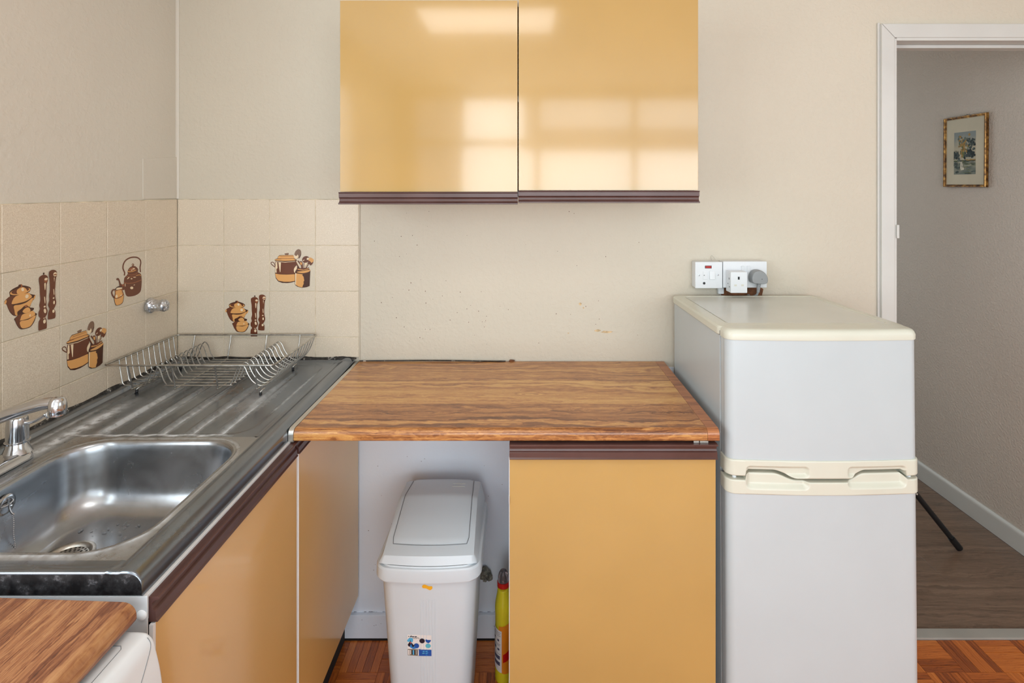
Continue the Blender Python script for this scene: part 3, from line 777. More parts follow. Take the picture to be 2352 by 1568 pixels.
gr.col(gr.ramp(gn, [(0.42, (22, 22, 24)), (0.58, (52, 52, 54)), (0.70, (120, 120, 124))])); gr.p(Metallic=0.4, Roughness=0.35)
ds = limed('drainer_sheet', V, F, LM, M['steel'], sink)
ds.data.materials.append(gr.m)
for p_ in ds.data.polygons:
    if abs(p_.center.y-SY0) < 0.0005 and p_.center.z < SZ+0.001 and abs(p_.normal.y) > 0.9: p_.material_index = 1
limed('bowl', VB, FB, LB, M['steel_bowl'], sink)
# water drops on the bowl floor
dk = NT('water'); dk.p(Roughness=0.03, Base_Color=(0.9, 0.95, 1, 1)); dk.b.inputs['Transmission Weight'].default_value = 1.0; dk.b.inputs['IOR'].default_value = 1.33
V = []; F = []
for i in range(70):
    x, y = random.uniform(-0.93, -0.68), random.uniform(1.0, 1.17)
    if math.hypot(x+0.890, y-1.064) < 0.055: continue
    r = random.uniform(0.0012, 0.0035); a = random.uniform(0, 3); e = random.uniform(1, 2.3); s = len(V)
    for (rr, zz) in ((1, 0), (0.7, 0.35), (0.0, 0.5)):
        for q in range(8):
            th = q*pi/4; px, py = rr*r*e*cos(th), rr*r*sin(th)
            V.append((x+px*cos(a)-py*sin(a), y+px*sin(a)+py*cos(a), SZ-0.1455+0.0012+zz*r))
    for l in range(2):
        for q in range(8): F.append((s+l*8+q, s+l*8+(q+1) % 8, s+l*8+8+(q+1) % 8, s+l*8+8+q))
o = mesh('water_drops', V, F, dk.m, sink, 60); o['kind'] = 'stuff'
# waste with strainer holes
ws = lathe('waste_flange', [(0.0005, SZ-0.1540), (0.0440, SZ-0.1540), (0.0445, SZ-0.1488), (0.0445, SZ-0.1468), (0.040, SZ-0.1464), (0.036, SZ-0.1476), (0.033, SZ-0.1515), (0.0005, SZ-0.152)], -0.890, 1.064, M['wire'], sink, 40)
ws2 = NT('strainer_dark'); ws2.col(lin((26, 22, 18))); ws2.p(Roughness=0.5)
bm = bmesh.new()
for rr, n in ((0.007, 6), (0.015, 12), (0.0225, 18), (0.0295, 24)):
    for i in range(n):
        a = 2*pi*i/n
        bmesh.ops.create_cone(bm, cap_ends=True, segments=8, radius1=0.0023, radius2=0.0023, depth=0.0008, matrix=Matrix.Translation((-0.890+rr*cos(a), 1.064+rr*sin(a), SZ-0.1517)))
o = frombm('strainer_hole', bm, ws2.m, sink, 0); o['kind'] = 'stuff'
# overflow rose, its chain stay and the bead chain
OX, OY, OZ = -0.9885, 1.042, SZ-0.038
disc_tube('overflow_rose', [(0.021, 0), (0.021, 0.002), (0.018, 0.0045), (0.0135, 0.005), (0.012, 0.002), (0.0001, 0.0015)], (OX-0.0035, OY, OZ), (1, 0, -0.10), M['chrome'], sink, 32)
V, F = tube_geo([(OX+0.001, OY-0.013, OZ+0.003), (OX+0.004, OY, OZ+0.001), (OX+0.001, OY+0.013, OZ+0.003)], 0.002, 8)
V, F = tube_geo(cat([(OX+0.003, OY, OZ+0.013), (OX+0.005, OY, OZ), (OX+0.009, OY, OZ-0.012), (OX+0.013, OY+0.002, OZ-0.018)], 4), 0.0018, 8, False, V, F)
mesh('chain_stay', V, F, M['chrome'], sink, 60)
bm = bmesh.new(); prev = None
for i in range(26):
    p = Vector((OX+0.012+0.0002*i, OY+0.001+0.0008*sin(i*0.5), OZ-0.019-i*0.0037))
    if p.z < SZ-0.138: p = Vector((OX+0.017+0.003*(i-22), OY, SZ-0.1405))
    bmesh.ops.create_icosphere(bm, subdivisions=1, radius=0.0016, matrix=Matrix.Translation(p))
o = frombm('bead_chain', bm, M['chrome'], sink, 60); o['kind'] = 'stuff'
# black mouldy sealant along the walls
def seal_strip(name, path, w, h, parent):
    V = []; F = []
    for i, (p, n) in enumerate(path):
        ww_, hh = w*(0.8+0.2*sin(i*0.9)+random.uniform(-.08, .08)), h*(0.8+0.25*sin(i*0.37)+random.uniform(-.06, .06))
        V += [(p[0], p[1], p[2]), (p[0]+n[0]*ww_, p[1]+n[1]*ww_, p[2]), (p[0]+n[0]*ww_*0.8, p[1]+n[1]*ww_*0.8, p[2]+hh*0.4), (p[0]+n[0]*0.001, p[1]+n[1]*0.001, p[2]+hh)]
    for i in range(len(path)-1):
        for q in range(4): F.append((i*4+q, i*4+(q+1) % 4, i*4+4+(q+1) % 4, i*4+4+q))
    return mesh(name, V, F, M['seal'], parent, 60, label='black mouldy sealant bead')
seal_strip('sealant', [((XL+0.0064, 0.80+0.01*i, SZ+0.0070), (1, 0)) for i in range(102)], 0.007, 0.009, sink)
seal_strip('sealant', [((XL+0.008+0.0075*i, YB-0.0066, SZ+0.0040), (0, -1)) for i in range(80)], 0.010, 0.008, sink)

# ------------------------------------------------------------------ tap on the sink
TX, TY, TZ = -1.061, 1.040, SZ
tap = thing('mixer_tap', 'chrome deck mixer tap with a swan spout over the sink bowl', 'tap', (TX, TY, TZ))
pl = []
for (ins, z) in ((0, 0.0008), (0, 0.004), (0.002, 0.009), (0.006, 0.015), (0.011, 0.019)):
    pl.append([(p[0], p[1], TZ+z) for p in rrect(TX, TY, 0.027-ins, 0.128-ins, 0.027-ins, 0, 4, 10)])
loft('base_plate', pl, M['chrome'], tap, True, True, True, 60)
for s in (1, -1):
    vy = TY+s*0.103
    lathe('valve_pillar', [(0.0255, TZ+0.0155), (0.0225, TZ+0.022), (0.0195, TZ+0.030), (0.018, TZ+0.037), (0.0212, TZ+0.0375), (0.0215, TZ+0.0405), (0.0195, TZ+0.041),
        (0.0190, TZ+0.046), (0.0190, TZ+0.070), (0.0175, TZ+0.086), (0.0165, TZ+0.0895), (0.0140, TZ+0.0905), (0.0130, TZ+0.0893), (0.0003, TZ+0.0893)], TX, vy, M['chrome'], tap, 40)
    pth = cat([(TX+0.014, vy+s*0.002, TZ+0.077), (TX+0.030, vy+s*0.006, TZ+0.079), (TX+0.044, vy+s*0.009, TZ+0.086), (TX+0.054, vy+s*0.011, TZ+0.092)], 5)
    n = len(pth); loops = []
    for i, p in enumerate(pth):
        t = i/(n-1); w_ = 0.009-0.003*sin(pi*t)+0.002*t; h_ = 0.0055-0.0025*t
        loops.append([(p[0]+0.3*h_*cos(a), p[1]+w_*cos(a), p[2]+h_*sin(a)) for a in [2*pi*q/14 for q in range(14)]])
    lv = loft('lever', loops, M['chrome'], tap, True, True, True, 60)
    disc_tube('lever_tip', [(0.0075, 0), (0.0082, 0.002), (0.0075, 0.0045), (0.0005, 0.0048)], (TX+0.0525, vy+s*0.011, TZ+0.090), (1, s*0.15, 0.25), M['chrome'], lv, 18)
lathe('spout_collar', [(0.021, TZ+0.0155), (0.0185, TZ+0.026), (0.0165, TZ+0.050), (0.0178, TZ+0.0505), (0.0178, TZ+0.058), (0.015, TZ+0.059), (0.0005, TZ+0.059)], TX, TY, M['chrome'], tap, 32)
sp_path = cat([(TX, TY, TZ+0.055), (TX+0.003, TY, TZ+0.088), (TX+0.022, TY, TZ+0.113), (TX+0.062, TY, TZ+0.131), (TX+0.105, TY, TZ+0.146), (TX+0.145, TY, TZ+0.157), (TX+0.166, TY, TZ+0.159)], 6)
loops = []
for i, p in enumerate(sp_path):
    q = sp_path[min(i+1, len(sp_path)-1)]; r0 = sp_path[max(i-1, 0)]
    d = (Vector(q)-Vector(r0)).normalized(); up = Vector((0, 1, 0)).cross(d); t = i/(len(sp_path)-1)
    hw, hh = 0.0125-0.002*t, 0.0118-0.0012*t
    loops.append([tuple(Vector(p)+Vector((0, 1, 0))*hw*cos(a)*abs(cos(a))**-0.15 + up*hh*sin(a)) if abs(cos(a)) > 1e-3 else tuple(Vector(p)+up*hh*sin(a)) for a in [2*pi*k_/20+0.05 for k_ in range(20)]])
loft('spout', loops, M['chrome'], tap, True, True, True, 60)
nx0 = TX+0.172
nz = lathe('nozzle', [(0.004, TZ+0.1705), (0.0095, TZ+0.1690), (0.0130, TZ+0.164), (0.0145, TZ+0.156), (0.0148, TZ+0.148), (0.0140, TZ+0.1425), (0.0132, TZ+0.1405), (0.0132, TZ+0.1365), (0.012, TZ+0.1362), (0.0115, TZ+0.140), (0.0003, TZ+0.1405)], nx0, TY, M['chrome'], tap, 28)
lathe('aerator', [(0.0108, TZ+0.1405), (0.0108, TZ+0.1368), (0.0003, TZ+0.1368)], nx0, TY, M['black'], nz, 20)

# ------------------------------------------------------------------ dish rack
rack = thing('dish_rack', 'wire dish rack standing on the drainer in the corner', 'dish rack', (-0.91, 1.64, SZ))
RX0, RX1, RY0, RY1, RZ = -1.142, -0.680, 1.482, 1.796, 1.012
rr = [(p[0], p[1], RZ+0.0015) for p in rrect((RX0+RX1)/2, (RY0+RY1)/2, (RX1-RX0)/2, (RY1-RY0)/2, 0.012, 0, 3, 5)]
tube('rim', rr, 0.0026, M['wire'], rack, 10, True)
wp = [(RX0+0.002, RZ), (RX0+0.005, 0.985), (-1.131, 0.950), (-1.126, 0.942), (-1.116, 0.939), (-1.074, 0.939), (-1.067, 0.941), (-1.056, 0.960), (-1.048, 0.984), (-1.037, 0.996), (-1.026, 0.984), (-1.017, 0.958), (-1.007, 0.942), (-0.999, 0.939),
      (-0.836, 0.939), (-0.827, 0.942), (-0.817, 0.964), (-0.807, 0.988), (-0.797, 0.997), (-0.787, 0.990), (-0.778, 0.970), (-0.765, 0.951), (-0.748, 0.940), (-0.730, 0.940), (-0.712, 0.952), (-0.695, 0.975), (RX1-0.001, RZ)]
wp = cat(wp, 3)
for i in range(11):
    y = 1.538+i*0.0236
    dy = random.uniform(-0.0015, 0.0015)
    tube('wire', [(x, y+dy*sin((x+1)*9), z) for x, z in wp], 0.0015, M['wire'], rack, 7)
for x in (-1.083, -0.964, -0.846, -0.737):
    pts = cat([(x+0.006, RY0+0.001, RZ), (x+0.001, RY0+0.018, 0.975), (x-0.003, RY0+0.032, 0.942), (x-0.004, RY0+0.040, 0.9368), (x-0.004, (RY0+RY1)/2, 0.9362), (x-0.004, RY1-0.022, 0.9368), (x-0.003, RY1-0.014, 0.944), (x, RY1-0.008, 0.980), (x+0.001, RY1-0.001, RZ)], 4)
    tube('cross_wire', pts, 0.0020, M['wire'], rack, 8)
for (x, y) in ((-1.083, RY0+0.045), (-0.728, RY0+0.027), (-1.083, RY1-0.075), (-0.728, RY1-0.075)):
    gz = plate(x, y)
    f = tube('foot', cat([(x+0.006, y+0.012, 0.9375), (x+0.004, y+0.004, 0.9365), (x, y, gz+0.009), (x, y-0.001, gz+0.005)], 4), 0.0019, M['wire'], rack, 8)
    lathe('rubber_tip', [(0.0035, gz+0.0004), (0.0042, gz+0.003), (0.0036, gz+0.008), (0.002, gz+0.0085)], x, y, M['black'], f, 12)

# ------------------------------------------------------------------ foil wrapped pipe stub on the tiles
fk = NT('crumpled_foil'); o = fk.obj(); fk.col(fk.ramp(fk.noise(o, 90, 2), [(0.3, (190, 196, 206)), (0.7, (226, 229, 234))])); fk.p(Metallic=0.95, Roughness=0.24)
vn = fk.n('ShaderNodeTexVoronoi'); vn.inputs['Scale'].default_value = 130; fk.t.links.new(o, vn.inputs['Vector']); fk.bump(vn.outputs[0], 0.7, 0.003)
random.seed(3)
loops = []
for i, (t, r) in enumerate([(0, 0.016), (0.003, 0.0215), (0.008, 0.0225), (0.014, 0.020), (0.020, 0.0175), (0.028, 0.0165), (0.036, 0.0170), (0.044, 0.0185), (0.050, 0.019), (0.055, 0.017), (0.058, 0.011), (0.0595, 0.002)]):
    loops.append([(XL+0.0065+t+random.uniform(-.001, .001), 1.672+r*cos(a)*random.uniform(0.88, 1.1), 1.136+r*sin(a)*random.uniform(0.88, 1.1)) for a in [2*pi*q/22 for q in range(22)]])
tag(loft('pipe_stub', loops, fk.m, None, True, True, True, 20), 'capped pipe stub wrapped in crumpled silver foil on the left tiles', 'pipe')
random.seed(11)

# ------------------------------------------------------------------ handle profile, shared by every door
HP = [(0.0, 0.036), (0.0135, 0.036), (0.0150, 0.0350), (0.0150, 0.0322), (0.0120, 0.0318), (0.0075, 0.0300), (0.0050, 0.0265), (0.0045, 0.0215), (0.0060, 0.0180), (0.0092, 0.0160), (0.0100, 0.0150), (0.0105, 0.0040), (0.0130, 0.0012), (0.0130, 0.0), (0.0, 0.0)]
def handle(axis, face, a0, a1, z0, parent, sgn, flip=False, h=1.0):
    """axis 'x': runs along x, faces -y at y=face; axis 'y': runs along y, faces +x at x=face"""
    pts = [(face+sgn*o_, z0+(0.036-z if flip else z)*h) for o_, z in HP]
    return prism('handle', pts, axis, a0, a1, M['handle'], parent, 0.0004, 30, label='plum brown grip strip')

# ------------------------------------------------------------------ wall cabinet
wc = thing('wall_cabinet', 'mustard gloss wall cabinet with two doors above the worktop', 'cabinet', (-0.013, 1.68, 1.46))
bm = bmesh.new()
cx0, cx1 = -0.508, 0.482
for b in [(cx0, cx0+0.016, 1.5395, 1.8175, 1.470, 2.022), (cx1-0.016, cx1, 1.5395, 1.8175, 1.470, 2.022), (cx0+0.016, cx1-0.016, 1.5395, 1.8175, 1.470, 1.486), (cx0+0.016, cx1-0.016, 1.5395, 1.8175, 2.006, 2.022), (cx0+0.016, cx1-0.016, 1.810, 1.8175, 1.486, 2.006), (cx0+0.016, cx1-0.016, 1.55, 1.80, 1.74, 1.756)]: box_bm(bm, *b, 0.0005)
frombm('carcass', bm, M['white_board'], wc)
for (a0, a1, zb, zt, tw) in ((-0.5120, -0.0172, 1.4845, 2.018, 0.0), (-0.0144, 0.4862, 1.4885, 2.022, 0.0)):
    d = box('door', a0, a1, 1.5205, 1.5385, zb, zt, M['door'], wc, 0.0008)
    handle('x', 1.5205, a0-0.0005, a1+0.0005, zb-0.0345, d, -1, True, 0.94)
    boxes('edge_fillet', [(a0, a1, 1.5205, 1.5385, zb-0.034, zb-0.0005)], M['handle'], d, 0.0005)

# ------------------------------------------------------------------ base cabinet beside the fridge
bc = thing('base_cabinet', 'mustard base cabinet with brown grip strip between bin and fridge', 'cabinet', (0.214, 1.56, 0))
cx0, cx1 = -0.034, 0.4590
bm = bmesh.new()
for b in [(cx0, cx0+0.016, 1.3245, 1.8, 0.15, 0.8905), (cx1-0.016, cx1, 1.3245, 1.8, 0.15, 0.8905), (cx0+0.016, cx1-0.016, 1.3245, 1.8, 0.15, 0.166), (cx0+0.016, cx1-0.016, 1.792, 1.8, 0.166, 0.8905), (cx0+0.016, cx1-0.016, 1.3245, 1.36, 0.8745, 0.8905), (cx0+0.016, cx1-0.016, 1.34, 1.79, 0.50, 0.516)]: box_bm(bm, *b, 0.0005)
frombm('carcass', bm, M['white_board'], bc)
d = box('door', cx0+0.0004, cx1+0.0004, 1.3055, 1.3235, 0.152, 0.8505, M['door'], bc, 0.0008)
handle('x', 1.3055, cx0, cx1+0.001, 0.8510, d, -1)
box('edge_band', cx0-0.0012, cx0+0.0002, 1.3052, 1.3237, 0.152, 0.8505, M['white_board'], d, 0.0003, label='white edge band')
box('edge_fillet', cx0, cx1, 1.3055, 1.3235, 0.8510, 0.8868, M['handle'], d, 0.0005)
box('plinth', cx0+0.002, cx1-0.002, 1.36, 1.376, 0.0, 0.149, M['dark'], bc, 0.0005)
box('hinge', cx0-0.0015, cx0, 1.3005, 1.3240, 0.742, 0.758, M['white_board'], bc, 0.0004)
box('hinge', cx0-0.0015, cx0, 1.3005, 1.3240, 0.30, 0.316, M['white_board'], bc, 0.0004)

# ------------------------------------------------------------------ sink cabinet
sc = thing('sink_cabinet', 'mustard cabinet with two doors and brown grips under the sink', 'cabinet', (-0.85, 1.31, 0))
bm = bmesh.new()
for b in [(-1.148, -0.5635, 0.8035, 0.8200, 0.15, 0.8920), (-1.148, -0.5635, 1.312, 1.327, 0.15, 0.755), (-1.148, -0.5635, 0.8200, 1.312, 0.15, 0.166), (-1.148, -0.5635, 1.327, 1.800, 0.15, 0.166), (-1.148, -1.142, 0.8200, 1.81, 0.166, 0.755), (-0.5795, -0.5635, 0.8200, 1.80, 0.855, 0.8920)]: box_bm(bm, *b, 0.0005)
frombm('carcass', bm, M['white_board'], sc)
box('top_rail', -0.5630, -0.5550, 0.8040, 1.800, 0.8560, 0.8925, M['white_board'], sc, 0.001, label='white rail showing above the brown grip')
box('end_panel', -1.148, -0.5525, 0.8005, 0.8030, 0.15, 0.8935, M['white_metal'], sc, 0.0006)
disc_tube('cap_plug', [(0.0075, 0), (0.0072, 0.0012), (0.0045, 0.0026), (0.0003, 0.003)], (-0.5605, 0.8004, 0.8665), (0, -1, 0), M['white_board'], sc, 24)
box('filler_strip', -0.5630, -0.5520, 1.308, 1.3245, 0.15, 0.8555, M['white_board'], sc, 0.0006, label='white strip between the doors')
for (y0, y1) in ((0.8095, 1.3105), (1.3225, 1.7980)):
    d = box('door', -0.5630 if y0 > 1 else -0.5515, -0.5455, y0, y1, 0.152, 0.8510, M['door2'], sc, 0.0008)
    if y0 > 1: d.location.x += 0.0
    handle('y', -0.5545, y0-0.003, y1, 0.8515, d, 1, False, 1.03)
    if y0 > 1: box('edge_band', -0.5560, -0.5448, y0-0.0012, y0-0.0002, 0.152, 0.8510, M['white_board'], d, 0.0003, label='white edge band')
box('door_edge', -0.5518, -0.5455, 0.8030, 0.8092, 0.152, 0.850, M['white_board'], sc, 0.0006)
box('plinth', -0.606, -0.592, 0.81, 1.806, 0.0, 0.149, M['dark'], sc, 0.0005)

# ------------------------------------------------------------------ worktop
WZ1_, WZ0_ = 0.9205, 0.8925
wk = thing('worktop', 'wood print worktop between sink and fridge', 'worktop', (-0.05, 1.56, 0.8925))
def nose(yf, yb, z0, z1, r=0.014):
    pts = [(yb, z0), (yb, z1)]
    for i in range(9):
        a = radians(90+90*i/8); pts.append((yf+r+r*cos(a), z1-r+r*sin(a)))
    for i in range(4):
        a = radians(180+90*i/3); pts.append((yf+0.004+0.004*cos(a), z0+0.004+0.004*sin(a)))
    return pts
prism('top_board', nose(1.2965, 1.8125, WZ0_, WZ1_), 'x', -0.5470, 0.4370, M['wood'], wk, 0, 40)
prism('edging_strip', nose(1.2962, 1.8125, WZ0_, WZ1_), 'x', 0.4376, 0.4655, M['wood_strip'], wk, 0, 40, label='narrow wood print strip at the fridge end')
jp = prism('joint_strip', [(1.8125, WZ1_+0.0012), (1.8125, WZ1_-0.002)]+[(y, z) for y, z in nose(1.2945, 1.8125, WZ0_-0.003, WZ1_+0.0012)[2:]][::1]+[(1.30, WZ0_-0.003)], 'x', -0.5592, -0.5475, M['alu'], wk, 0, 40, label='bare metal strip joining sink and worktop')
V, F = tube_geo(cat([(-0.545, 1.808, 0.9235), (-0.30, 1.810, 0.9245), (-0.12, 1.809, 0.9225), (-0.06, 1.810, 0.9220)], 6), 0.002, 6)
mesh('back_bead', V, F, M['seal'], wk, 60)
blob((1175-1203)/690, 0.9225, 0.012, 0.004, brown, 'glue_lump', YB-0.006, wk)
boxes('bracket', [(0.405, 0.418, 1.300, 1.3035, 0.8872, 0.8918), (0.4200, 0.440, 1.300, 1.3035, 0.8872, 0.8918)], M['alu'], wk, 0.0004)

# near worktop over the washing machine
pts = [(-1.150, 0.06), (-0.9, 0.06), (-0.5490, 0.06), (-0.5490, 0.7735), (-0.9, 0.7880), (-1.150, 0.7990)]
bm = bmesh.new()
def nearloop(z, ins): return [(x-(ins if x > -0.89 else 0), y, z) for x, y in pts]
zt, zb = 0.9060, 0.8785
lp = [nearloop(zt, 0.020)]+[nearloop(zt-0.018*(1-sin(radians(a))), 0.020*(1-cos(radians(a)))) for a in (75, 60, 45, 30, 15, 0)]+[nearloop(zb+0.004, 0.0), nearloop(zb+0.001, 0.0015), nearloop(zb, 0.004)]
nw = loft('worktop', lp, M['wood_near'], None, True, True, True, 40)
tag(nw, 'reddish wood print worktop corner above the washing machine', 'worktop')

# ------------------------------------------------------------------ washing machine
wm = thing('washing_machine', 'white washing machine under the near wood print worktop', 'washing machine', (-0.80, 0.47, 0))
MY0, MY1 = 0.172, 0.770
box('cabinet', -1.120, -0.545, MY0, MY1, 0.012, 0.8500, M['plastic'], wm, 0.004)
box('lid', -1.130, -0.575, MY0-0.001, MY1+0.001, 0.8505, 0.8700, M['plastic'], wm, 0.006)
prof = [(-0.5745, 0.740), (-0.5745, 0.8690)]+cat([(-0.560, 0.8696), (-0.536, 0.8690), (-0.527, 0.8655), (-0.5195, 0.856), (-0.5155, 0.840), (-0.510, 0.815), (-0.506, 0.780), (-0.505, 0.742)], 4)
fa = prism('control_panel', prof, 'y', MY0, MY1-0.001, M['plastic'], wm, 0.005, 30)
# detergent drawer front and the seam curve that frames it
def on_panel(s):   # s: arc position along the visible curve
    c = prof[2:]; i = min(len(c)-2, int(s*(len(c)-1))); t = s*(len(c)-1)-i
    return (c[i][0]+(c[i+1][0]-c[i][0])*t, c[i][1]+(c[i+1][1]-c[i][1])*t)
V, F = tube_geo([(-0.5700, 0.50, 0.8699), (-0.5700, 0.737, 0.8700), (-0.5650, 0.742, 0.8700), (-0.5480, 0.742, 0.8698), (-0.5440, 0.737, 0.8697), (-0.5440, 0.50, 0.8697)], 0.0005, 5)
mesh('drawer_seam', V, F, M['gasket'], fa, 0)
sm = cat([(0.30, 0.762), (0.45, 0.758), (0.62, 0.735), (0.78, 0.690), (0.92, 0.62)], 6)
V, F = tube_geo([(on_panel(s)[0]+0.0002, y, on_panel(s)[1]+0.0001) for s, y in sm], 0.0005, 5)
mesh('panel_seam', V, F, M['gasket'], fa, 0)
box('front_panel', -0.545, -0.512, MY0+0.001, MY1-0.001, 0.09, 0.738, M['plastic'], wm, 0.008)
dr = disc_tube('door_ring', [(0.175, 0), (0.175, 0.012), (0.16, 0.028), (0.125, 0.032), (0.120, 0.020)], (-0.5122, 0.47, 0.43), (1, 0, 0), M['plastic'], wm, 48)
gk = NT('smoked_glass'); gk.col(lin((38, 42, 48))); gk.p(Roughness=0.06)
disc_tube('door_glass', [(0.119, 0), (0.10, 0.014), (0.06, 0.020), (0.001, 0.022)], (-0.491, 0.47, 0.43), (1, 0, 0), gk.m, dr, 40)
disc_tube('dial', [(0.030, 0), (0.028, 0.016), (0.024, 0.018), (0.001, 0.018)], (-0.5075, 0.40, 0.795), (1, 0, 0.1), M['plastic'], wm, 32)
box('plinth', -0.535, -0.518, MY0+0.004, MY1-0.004, 0.006, 0.088, M['plastic'], wm, 0.004)

# ------------------------------------------------------------------ bin
bn = thing('swing_bin', 'white plastic swing lid bin in the gap under the worktop', 'bin', (-0.252, 1.585, 0))
bn['local'] = 1
BXc, BYc = 0.0, 0.0
def bl(hx, hy, z, r=0.035, oy=0.0, bow=0.012): return [(x, y-(bow*(1-(x/hx)**2) if y < 0 else 0), z) for x, y, z in rrect(0, oy, hx, hy, r, z, 8, 8)]
loft('body', [bl(0.098, 0.118, 0.004, 0.03), bl(0.102, 0.122, 0.008), bl(0.1035, 0.124, 0.03), bl(0.1265, 0.152, 0.470), bl(0.124, 0.150, 0.470), bl(0.100, 0.12, 0.02)], M['bin'], bn, True, True, True, 30)
# rim collar
loft('rim', [bl(0.1265, 0.152, 0.468), bl(0.1370, 0.160, 0.469), bl(0.1400, 0.162, 0.474), bl(0.1390, 0.161, 0.500), bl(0.1365, 0.1585, 0.505), bl(0.1310, 0.1545, 0.5062), bl(0.1290, 0.1535, 0.5095), bl(0.120, 0.144, 0.5085)], M['bin'], bn, True, False, True, 30)
# lid: humped hood, profile in (y, z), flap let into it
def hood(y):   # top height across the depth
    return 0.582-0.11*(y-0.03) if y > 0.03 else 0.582-0.31*(0.03-y)
hl = []
NYh, NXh = 40, 36
V = []; F = []; fm_i = []
def lid_pt(i, j):
    # superelliptic sheet: x across, y along depth; falls to the rim at the edges
    a = -1+2*i/NXh; b = -1+2*j/NYh
    x = a*0.1288; y = b*0.153
    top = hood(y) + 0.004*(1-(a*a))
    ex = max(0, (abs(a)-0.90)/0.10); eb = max(0, (b-0.88)/0.12); ef = max(0, (-b-0.93)/0.07)
    e = min(1, sqrt(ex**3+eb**3+ef**2.4))
    side = 0.78 + 0*a
    z = top - (top-0.511)*(1-sqrt(max(0, 1-min(1, e)**2)))
    x *= 1-0.05*(z-0.511)/0.064
    y -= 0.012*(1-a*a)*ss(0.05, -0.15, y)
    return (x, y, z)
for j in range(NYh+1):
    for i in range(NXh+1): V.append(lid_pt(i, j))
for j in range(NYh):
    for i in range(NXh): s = j*(NXh+1)+i; F.append((s, s+1, s+NXh+2, s+NXh+1))
lid = mesh('lid', V, F, M['bin'], bn, 40)
# flap: slightly proud sheet with its own outline, bowed at the front
V = []; F = []; n = 20; m = 30
for j in range(m+1):
    for i in range(n+1):
        a = -1+2*i/n; yf = -0.113-0.002*(1-a*a); yb = 0.146
        y = yf+(yb-yf)*j/m; w = 0.104-0.006*ss(0.03, 0.14, y)-0.004*ss(-0.095, -0.115, y)
        x = a*w; ia = (x/0.1288+1)/2*NXh; jb = (y/0.153+1)/2*NYh
        p = lid_pt(ia, jb); edge = max(abs(a) > 0.999, j in (0, m))
        V.append((p[0], p[1], p[2]+(0.0032 if not edge else 0.0008)))
for j in range(m):
    for i in range(n): s = j*(n+1)+i; F.append((s, s+1, s+n+2, s+n+1))
mesh('flap', V, F, M['bin'], lid, 50)
def flap_line(pts, r=0.0009):
    P = []
    for x, y in pts:
        p = lid_pt((x/0.1288+1)/2*NXh, (y/0.153+1)/2*NYh); P.append((p[0], p[1], p[2]+0.0006))
    return tube_geo(P, r, 5)
o = []
pp = [(-0.0995-0.006*min(1, i/8), 0.144-0.0127*i) for i in range(20)]+[(-0.101+0.0101*i, -0.1145-0.0025*(1-((i-10)/10)**2)) for i in range(0, 21)]+[(0.1055-0.006*max(0, (i-11)/8), -0.098+0.0127*i) for i in range(20)]
V, F = flap_line(pp); mesh('flap_gap', V, F, M['gasket'], lid, 0)
for q in (0.085, 0.105):
    V, F = flap_line([(0.035+0.002*i, q) for i in range(21)], 0.0005); V = [(x, y, z+0.0030) for x, y, z in V]
    mesh('embossed_line', V, F, M['fridge_cream'], lid, 0)
